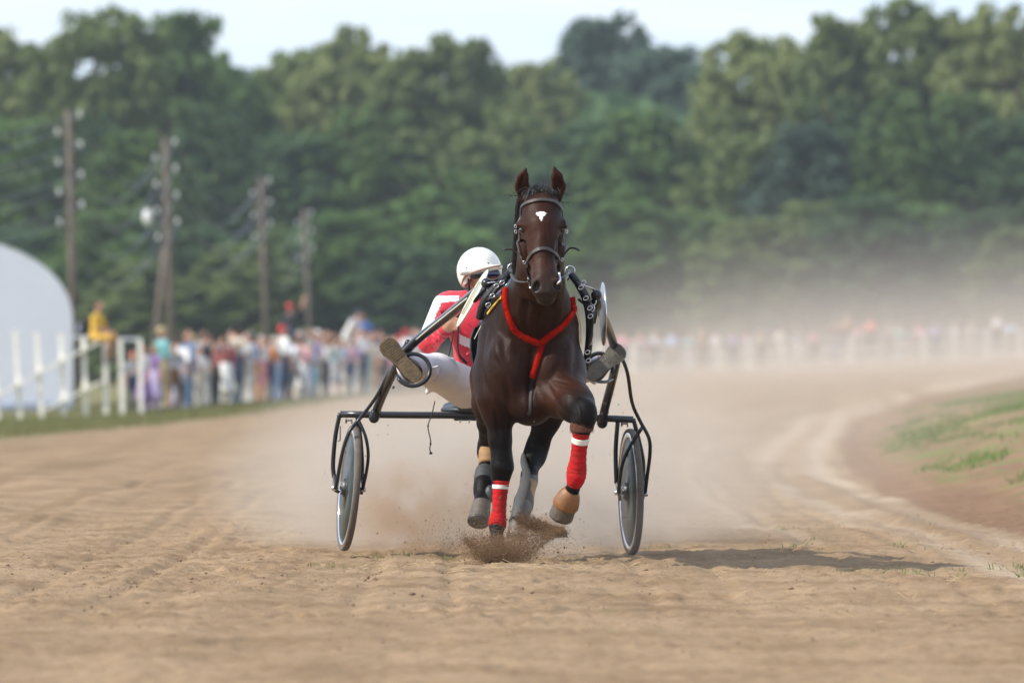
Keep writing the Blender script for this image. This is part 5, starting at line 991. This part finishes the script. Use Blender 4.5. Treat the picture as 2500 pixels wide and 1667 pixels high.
def limbs(f, off, parts, kk=.04):
    if 'torso' in parts:
        f.el(W(1195, 940, 50.15), (.17 + off, .125 + off, .14 + off), None, .05, 0); f.el(W(1184, 862, 50.13), (.165 + off, .115 + off, .20 + off), None, .06, 0); f.el(W(1172, 785, 50.10), (.19 + off, .12 + off, .16 + off), (10, 0, 0), .06, 0); f.rc(W(1108, 742, 50.10), W(1228, 744, 50.10), .062 + off, .062 + off, .05, 0)
    if 'arms' in parts:
        for i in (0, 1): f.rc(sh[i], elb[i], .062 + off, .050 + off, kk, 1 if i == 0 else 0); f.rc(elb[i], hnd[i] + (elb[i] - hnd[i]) * .22, .052 + off * .9, .036 + off * .7, .03, 0)
    if 'legs' in parts:
        f.el(W(1195, 960, 50.13), (.18 + off, .14 + off, .10 + off), None, .05, 0)
        for i in (0, 1): f.rc(hip[i], kne[i], .098 + off * 2, .074 + off * 2.2, .05, 0); f.rc(kne[i], ank[i], .072 + off * 2.2, .050 + off * 2, .04, 0)
f = Field((-.75, 49.0, .66), (.75, 50.5, 1.75), .0085)
limbs(f, -.012, ('torso', 'arms', 'legs'))
HC = W(1178, 676, 50.0)
f.rc(W(1176, 740, 50.1), W(1178, 700, 50.05), .056, .052, .03); f.el(HC, (.076, .098, .112), (-6, 0, -8), .02); f.el(HC + Vector((.015, -.10, -.012)), (.015, .022, .024), None, .018); f.el(HC + Vector((.012, -.075, -.075)), (.045, .03, .035), None, .03)
f.rc(HC + Vector((-.012, -.094, -.055)), HC + Vector((.036, -.094, -.055)), .009, .009, .008)
for s_ in (-1, 1): f.el(HC + Vector((s_ * .078, .01, -.015)), (.014, .024, .034), None, .01)
for i in (0, 1):                      # hands closed on the reins
    h0 = hnd[i]; dv = (h0 - elb[i]).normalized(); sgn = 1 if i == 0 else -1; f.el(h0, (.036, .038, .040), None, .02); f.rc(h0, h0 - dv * .07, .032, .034, .02)
    for j in range(4):
        b0 = h0 + Vector((sgn * .012, -.028, .030 - j * .0195)); b1 = b0 + Vector((sgn * .034, -.014, .002)); b2 = b1 + Vector((sgn * .004, .030, -.003)); f.rc(b0, b1, .0105, .0098, .005); f.rc(b1, b2, .0098, .008, .005)
    f.rc(h0 + Vector((-sgn * .004, -.02, .038)), h0 + Vector((sgn * .026, -.038, .052)), .0115, .0095, .006)
for i in (0, 1): f.rc(ank[i], ank[i] + Vector((-.09 if i == 0 else .09, -.06, .07)), .04, .03, .03)
a, b, l = f.mesh(2); mk('body', a, b, m_skin, DR)
f = Field((-.62, 49.4, .78), (.3, 50.5, 1.52), .008); limbs(f, .010, ('torso', 'arms'), .05); f.rc(W(1176, 742, 50.1), W(1178, 722, 50.08), .068, .066, .03); f.el(W(1195, 985, 50.13), (.3, .3, .11), None, .02, None, True)
rg = np.random.default_rng(5)
for k in range(26):                   # folds
    c = elb[0].lerp(sh[0], rg.uniform(0, .9)) if k < 10 else (elb[0].lerp(hnd[0], rg.uniform(0, .6)) if k < 16 else W(rg.uniform(1090, 1180), rg.uniform(800, 905), 50.0))
    q = Vector(rg.normal(0, 1, 3)); q.y = 0; q.normalize(); c = Vector(c) + Vector((rg.normal(0, .02), -.062 if k < 16 else -.115, rg.normal(0, .02))); f.rc(c - q * .05, c + q * .05, .006, .004, .022, None, k % 2 == 0)
a, b, l = f.mesh(2)
fc = a[b].mean(1); pxs = 1250 + fc[:, 0] * F / fc[:, 1]; pys = HZ - (fc[:, 2] - CH) * F / fc[:, 1]
wht = ((pxs - (1079 - (pys - 735) * .42) < 0) & (pys > 728) & (pys < 828) & (pxs - (1052 - (pys - 735) * .42) > -26)) | ((pys > 815 + (pxs - 1120) * .45) & (pys < 838 + (pxs - 1120) * .45) & (pxs > 1122) & (fc[:, 1] < 50.1) & (pxs < 1260)) | ((pys < 738) & (pys > 722 ) & (pxs < 1120) & (pys < 741 - (pxs - 1066) * .12))
mk('jacket', a, b, [m_jr, m_jw], DR, midx=wht.astype(int))
tube('collar', [W(1176, 728, 50.08) + Vector((.075 * math.cos(t_), -.075 * math.sin(t_), .006 * math.sin(t_))) for t_ in np.linspace(0, 6.28, 17)[:-1]], .02, m_jr, DR, 8, closed=True)
tube('cuff', [hnd[0] + (elb[0] - hnd[0]) * .30, hnd[0] + (elb[0] - hnd[0]) * .20], .045, m_jr, DR, 16)
f = Field((-.75, 49.05, .68), (.75, 50.5, 1.12), .008); limbs(f, .012, ('legs',))
for k in range(34):
    i = 0 if k < 24 else 1; base_ = hip[i].lerp(kne[i], rg.uniform(.1, 1)) if k % 3 else kne[i].lerp(ank[i], rg.uniform(0, 1)); q = Vector((rg.normal(0, 1), 0, rg.normal(0, .8))).normalized(); c = base_ + Vector((rg.normal(0, .03), -.085, rg.normal(0, .045))); f.rc(c - q * .07, c + q * .07, .013, .006, .026, None, k % 2 == 0)
a, b, l = f.mesh(2); mk('trousers', a, b, m_tr, DR)
# boots with soles towards the viewer
for toe, heel, d_, ms, mb, i in (((934, 832), (1022, 926), 49.14, m_sole, m_boot, 0), ((1521, 847), (1436, 922), 49.16, m_sole2, m_boot, 1)):
    A = W(*heel, d_); B_ = W(*toe, d_ - .02); ax = (B_ - A).normalized(); Lb = (B_ - A).length; nrm = Vector((0, -1, 0)); sd = ax.cross(nrm).normalized(); nrm = sd.cross(ax).normalized()
    out = []
    prof = [(0, .024), (.02, .037), (.07, .043), (.13, .038), (.18, .046), (.235, .058), (.27, .052), (.292, .036), (.30, .014)]
    k_ = Lb / .30; L1_ = [A + ax * t_ * k_ + sd * w_ for t_, w_ in prof]; L2_ = [A + ax * t_ * k_ - sd * w_ * (.92 if t_ > .1 else 1) for t_, w_ in prof][::-1]; loop = L1_ + L2_
    V_ = [p + nrm * .010 for p in loop] + [p - nrm * .006 for p in loop]; n_ = len(loop)
    bt = Field(np.minimum(A, B_) - .16, np.maximum(A, B_) + np.array([.16, .24, .16]), .007)
    bt.rc(A + ax * .04 - nrm * .04, B_ - ax * .05 - nrm * .035, .036, .036, .03); bt.rc(A + ax * .05 - nrm * .05, A + ax * .17 - nrm * .055, .045, .04, .03); bt.rc(A + ax * .05 - nrm * .05, ank[i], .048, .062, .04)
    va, vb, vl = bt.mesh(2); bo = mk('boot', va, vb, mb, DR); mk('sole', V_, [tuple(range(n_))[::-1]] + [tuple(range(n_, 2 * n_))] + [(k, (k + 1) % n_, n_ + (k + 1) % n_, n_ + k) for k in range(n_)], ms, bo, smooth=False)
    hl_ = [A + ax * t_ * k_ + sd * w_ for t_, w_ in prof[:4]] + [A + ax * t_ * k_ - sd * w_ for t_, w_ in prof[:4]][::-1]
    mk('heel', [p + nrm * .024 for p in hl_] + [p + nrm * .009 for p in hl_], [tuple(range(8))[::-1]] + [(k, (k + 1) % 8, 8 + (k + 1) % 8, 8 + k) for k in range(8)], ms, bo, smooth=False)
    for q in np.linspace(.165, .285, 10):
        w_ = np.interp(q, [p[0] for p in prof], [p[1] for p in prof]) * .86; tube('tread', [A + ax * q * k_ + sd * w_ + nrm * .0105, A + ax * (q + .006) * k_ - sd * w_ * .9 + nrm * .0105], .0026, ms, bo, 5)
# helmet
HCc = W(1171, 662, 50.03)
f = Field(HCc - Vector((.22, .24, .22)), HCc + Vector((.22, .24, .22)), .0065)
f.el(HCc + Vector((-.002, .015, .0)), (.126, .150, .134), (-6, 0, -8), .01); f.rc(HCc + Vector((-.10, -.125, -.008)), HCc + Vector((.115, -.125, .022)), .018, .016, .03)
f.el(HCc + Vector((.016, .0, -.055)), (.104, .128, .125), (-6, 0, -8), .006, None, True)
f.el(HCc + Vector((.03, -.15, -.115)), (.115, .13, .105), (0, -8, 0), .012, None, True); f.el(HCc + Vector((.0, .0, -.175)), (.3, .3, .085), None, .01, None, True)
a, b, l = f.mesh(2); HE = mk('helmet', a, b, m_helm, DR)
for px, py in ((1139, 654), (1192, 643)):
    p = W(px, py, 49.87); h = BVHTree.FromPolygons([Vector(q) for q in a], [tuple(int(i) for i in q) for q in b]).ray_cast(CAMP, (p - CAMP).normalized()); p = h[0] if h[0] else p
    mk('vent', *sphere_geo(p, .0055, 8, 6), m_blk, HE)
tube('brim_edge', cr([W(1128, 695, 50.0), W(1133, 678, 49.93), W(1148, 668, 49.89), W(1170, 660, 49.87), W(1200, 652, 49.87), W(1224, 648, 49.9)], 4), .0055, mat('brim_tan', (.35, .22, .16), (.28, .17, .12), 20, .5), HE, 8)
f = Field(HC - Vector((.16, .2, .1)), HC + Vector((.16, .1, .12)), .006); f.rc(HC + Vector((-.048, -.078, .012)), HC + Vector((.072, -.078, .016)), .032, .032, .02, sc=(1, 1, .82)); a, b, l = f.mesh(2); GO = mk('goggles', a, b, m_gog, DR)
tube('goggle_strap', [HC + Vector((-.082, -.04, .02)), HC + Vector((-.096, .02, .02))], .011, m_blk, GO, 8, flat=.5)
tube('chin_strap', cr([W(1142, 672, 49.93), W(1145, 695, 49.93), W(1147, 712, 49.94), W(1160, 722, 49.93), W(1185, 722, 49.92)], 4), .011, m_blk, HE, 8, flat=.5)
tube('rein_loop', cr([W(1119, 796, 49.55), W(1117, 830, 49.55), W(1120, 862, 49.58), W(1128, 876, 49.6), W(1140, 886, 49.62)], 5), .017, m_blk, DR, 8, flat=.25); tube('rein_loop', cr([W(1110, 800, 49.6), W(1102, 840, 49.6), W(1092, 884, 49.65)], 4), .008, m_blk, DR, 8, flat=.4)
# ------------------------------------------------------------------ dust and haze
def vol_mat(name, col, dens, nscale=2., thr=(.35, .75), power=1.4, warp=.35, mode='ball', aniso=.0, bot=.0):
    m = bpy.data.materials.new(name); m.use_nodes = True; t = m.node_tree; N = t.nodes; L = t.links; N.remove(N['Principled BSDF'])
    pv = N.new('ShaderNodeVolumePrincipled'); pv.inputs['Color'].default_value = (*col, 1); pv.inputs['Anisotropy'].default_value = aniso; L.new(pv.outputs[0], N['Material Output'].inputs['Volume'])
    if mode == 'even': pv.inputs['Density'].default_value = dens; return m
    tc = N.new('ShaderNodeTexCoord'); geo = N.new('ShaderNodeNewGeometry')
    def M(op, a, b=None, c=None):
        q = N.new('ShaderNodeMath'); q.operation = op
        for i, x in enumerate((a, b, c)):
            if x is None: continue
            if isinstance(x, (int, float)): q.inputs[i].default_value = x
            else: L.new(x, q.inputs[i])
        return q.outputs[0]
    nz = N.new('ShaderNodeTexNoise'); nz.inputs['Scale'].default_value = nscale; nz.inputs['Detail'].default_value = 3.5; nz.inputs['Roughness'].default_value = .6
    L.new(geo.outputs['Position'], nz.inputs['Vector'])
    mr = N.new('ShaderNodeMapRange'); mr.inputs[1].default_value = thr[0]; mr.inputs[2].default_value = thr[1]; L.new(nz.outputs[0], mr.inputs[0])
    if mode == 'ball':
        ln = N.new('ShaderNodeVectorMath'); ln.operation = 'LENGTH'; L.new(tc.outputs['Object'], ln.inputs[0])
        r = M('ADD', ln.outputs['Value'], M('MULTIPLY', M('SUBTRACT', nz.outputs[0], .5), warp))
        f = M('POWER', M('MAXIMUM', M('SUBTRACT', 1.0, r), 0.0), power)
    else:                                    # a layer thinning out upwards; object z 0 at its foot, 1 at its top
        sp = N.new('ShaderNodeSeparateXYZ'); L.new(tc.outputs['Object'], sp.inputs[0])
        f = M('POWER', M('MAXIMUM', M('SUBTRACT', 1.0, M('ADD', sp.outputs[2], M('MULTIPLY', M('SUBTRACT', nz.outputs[0], .5), warp))), 0.0), power)
        ex = M('MULTIPLY', M('SUBTRACT', 1.0, M('POWER', M('ABSOLUTE', sp.outputs[0]), 2.0)), M('SUBTRACT', 1.0, M('POWER', M('ABSOLUTE', sp.outputs[1]), 4.0)))
        f = M('MULTIPLY', f, M('MAXIMUM', ex, 0.0))
    L.new(M('MULTIPLY', M('MULTIPLY', f, mr.outputs[0]), dens), pv.inputs['Density'])
    return m
def puff(c, r, dens, col, label, nscale=3., thr=(.3, .7), power=1.3, warp=.6, rot=(0, 0, 0)):
    o = mk('dust_cloud', *sphere_geo((0, 0, 0), 1.0, 20, 12), vol_mat('dust', col, dens, nscale, thr, power, warp)); o.location = c; o.scale = r; o.rotation_euler = rot
    return tag(o, label, 'dust', 'dust raised by the horse', 'stuff')
DU = (.76, .685, .60); DB = (.55, .37, .23)
# pale dust trailing behind the sulky
puff((-.85, 53.0, .35), (1.05, 2.2, .66), 1.3, DU, 'pale dust drifting out beside the left sulky wheel', 2.2, (.28, .62), 1.0)
puff((.1, 53.2, .30), (1.6, 2.6, .95), 1.15, DU, 'pale dust cloud between and behind the sulky wheels', 1.8, (.22, .62), .9)
puff((1.1, 56.0, .4), (1.7, 3.5, 1.0), .16, DU, 'thin pale dust trailing right of the sulky', 1.2, (.2, .6), 1.0)
puff((-.62, 51.0, .20), (.52, .5, .40), 8.5, DB, 'brown dust puff inside the left wheel', 5.0, (.42, .72), 1.2, .8)
puff((-.16, 50.0, .22), (.36, .45, .46), 7.0, DB, 'brown dust puff behind the hind hooves', 5.0, (.42, .72), 1.2, .8)
puff((.12, 48.5, .20), (.34, .35, .30), 3.4, DU, 'pale dust puff between the hooves', 5.0, (.3, .7), 1.1, .8)
puff((.30, 49.6, .16), (.60, .6, .28), 2.2, DU, 'low pale dust under the belly', 4.0, (.3, .7), 1.0, .7)
puff(W(1225, 1345, 47.25), (.25, .18, .10), 15., DB, 'dense brown dust thrown up round the planted hoof', 14., (.3, .6), .9, .9)
puff(W(1310, 1285, 47.6), (.20, .18, .075), 11., DB, 'brown dust streak flying right of the planted hoof', 14., (.35, .62), .9, 1.0, (0, R(-14), 0))
def layer(c, r, dens, col, label, nscale, thr, power, warp):
    V_, Fc = box_geo((0, 0, .5), (2, 2, 1)); o = mk('dust_layer', V_, Fc, vol_mat('dust', col, dens, nscale, thr, power, warp, 'layer'), smooth=False); o.location = c; o.scale = r
    return tag(o, label, 'dust', 'dust hanging over the track', 'stuff')
layer((5.8, 104, -.9), (7.0, 46, 2.6), .021, DU, 'pale dust hanging low over the near bend of the track', .25, (.15, .6), 1.5, .5)
layer((13.5, 265, -1.2), (14.5, 118, 5.0), .018, DU, 'pale dust veil over the far bend of the track', .12, (.15, .6), 1.4, .5)
layer((29, 412, -1.0), (28, 22, 9.5), .046, (.80, .74, .66), 'greyish dust drifting before the right wood', .09, (.2, .6), 1.5, .6)
# soil thrown up by the planted hoof
def soil(n, seed):
    r = np.random.default_rng(seed); t_ = r.random(n)     # a bowl of soil: between an upper and a lower outline
    px = 1133 + 242 * t_; up = np.interp(px, [1133, 1160, 1200, 1250, 1300, 1340, 1375], [1312, 1316, 1308, 1312, 1300, 1292, 1286]); lo = np.interp(px, [1133, 1155, 1165, 1185, 1285, 1305, 1340, 1375], [1318, 1345, 1366, 1374, 1376, 1350, 1318, 1292])
    up = up + 9 * vnoise(px * .09, px * 0); q = r.random(n) ** .75; tl = r.random(n) < .25; py = up + (lo - up) * q + r.normal(0, 3, n) - tl * r.exponential(9, n); px = px + r.normal(0, 4, n) + tl * r.normal(0, 10, n); d = 47.22 + r.normal(0, .11, n)
    k = n // 3; t_ = r.random(k); px[:k] = 1268 + 108 * t_ + r.normal(0, 8, k); py[:k] = 1262 + 40 * t_ ** .7 + r.normal(0, 9, k) * (1.1 - .5 * t_); d[:k] = 47.5 + r.normal(0, .08, k)
    k3 = n // 6; a_ = r.normal(0, 1.0, k3); ln = r.exponential(38, k3) + 12; ray = np.round(a_ * 5) / 5 + r.normal(0, .035, k3); px[-k3:] = 1220 + np.sin(ray) * ln * 1.5 + r.normal(0, 3, k3); py[-k3:] = 1362 - np.abs(np.cos(ray)) * ln * .8 + r.normal(0, 3, k3)      # ragged streaks
    k2 = n // 8; px[k:k + k2] = r.normal(1225, 90, k2); py[k:k + k2] = 1330 + r.normal(0, 32, k2); 
    P = np.stack([(px - 1250) * d / F, d, CH - (py - HZ) * d / F], 1); ok = P[:, 2] > .004; return P[ok]
P = soil(46000, 4); sz = np.minimum(.0009 + RNG.exponential(.0008, len(P)), .008)
scatter_solids('soil_splash', P, sz, mat('soil_grain', (.20, .118, .060), (.13, .076, .038), 30, .95), 'brown soil grains thrown up by the planted front hoof', 'soil', 1.)
n = 190; a_ = RNG.normal(0, .75, n); ln = 30 + RNG.exponential(55, n); px = 1225 + np.sin(a_) * ln * 1.3; py = 1355 - np.cos(a_) * ln * .75; d = 47.3 + RNG.normal(0, .15, n); ok = py > 1215; px, py, d = px[ok], py[ok], d[ok]
scatter_solids('flung_clods', np.stack([(px - 1250) * d / F, d, CH - (py - HZ) * d / F], 1), RNG.uniform(.0025, .0085, len(px)), MATS['soil_grain'], 'crumbs of soil flung out round the planted hoof', 'soil', 1.)
n = 260; px = RNG.uniform(700, 1650, n); py = RNG.uniform(960, 1330, n); d = RNG.uniform(46.8, 51.5, n)
scatter_solids('flying_grit', np.stack([(px - 1250) * d / F, d, CH - (py - HZ) * d / F], 1), np.minimum(.0012 + RNG.exponential(.0012, n), .006), MATS['soil_grain'], 'specks of grit flying in the air round the sulky', 'grit', 1.)
# the air
V_, Fc = box_geo((0, 900, 16), (2600, 2100, 40)); hz_ = mk('haze', V_, Fc, vol_mat('haze_air', (.72, .82, .95), .00013, mode='even'), smooth=False); hz_['kind'] = 'stuff'; tag(hz_, 'thin blue summer haze between the camera and the wood', 'haze')
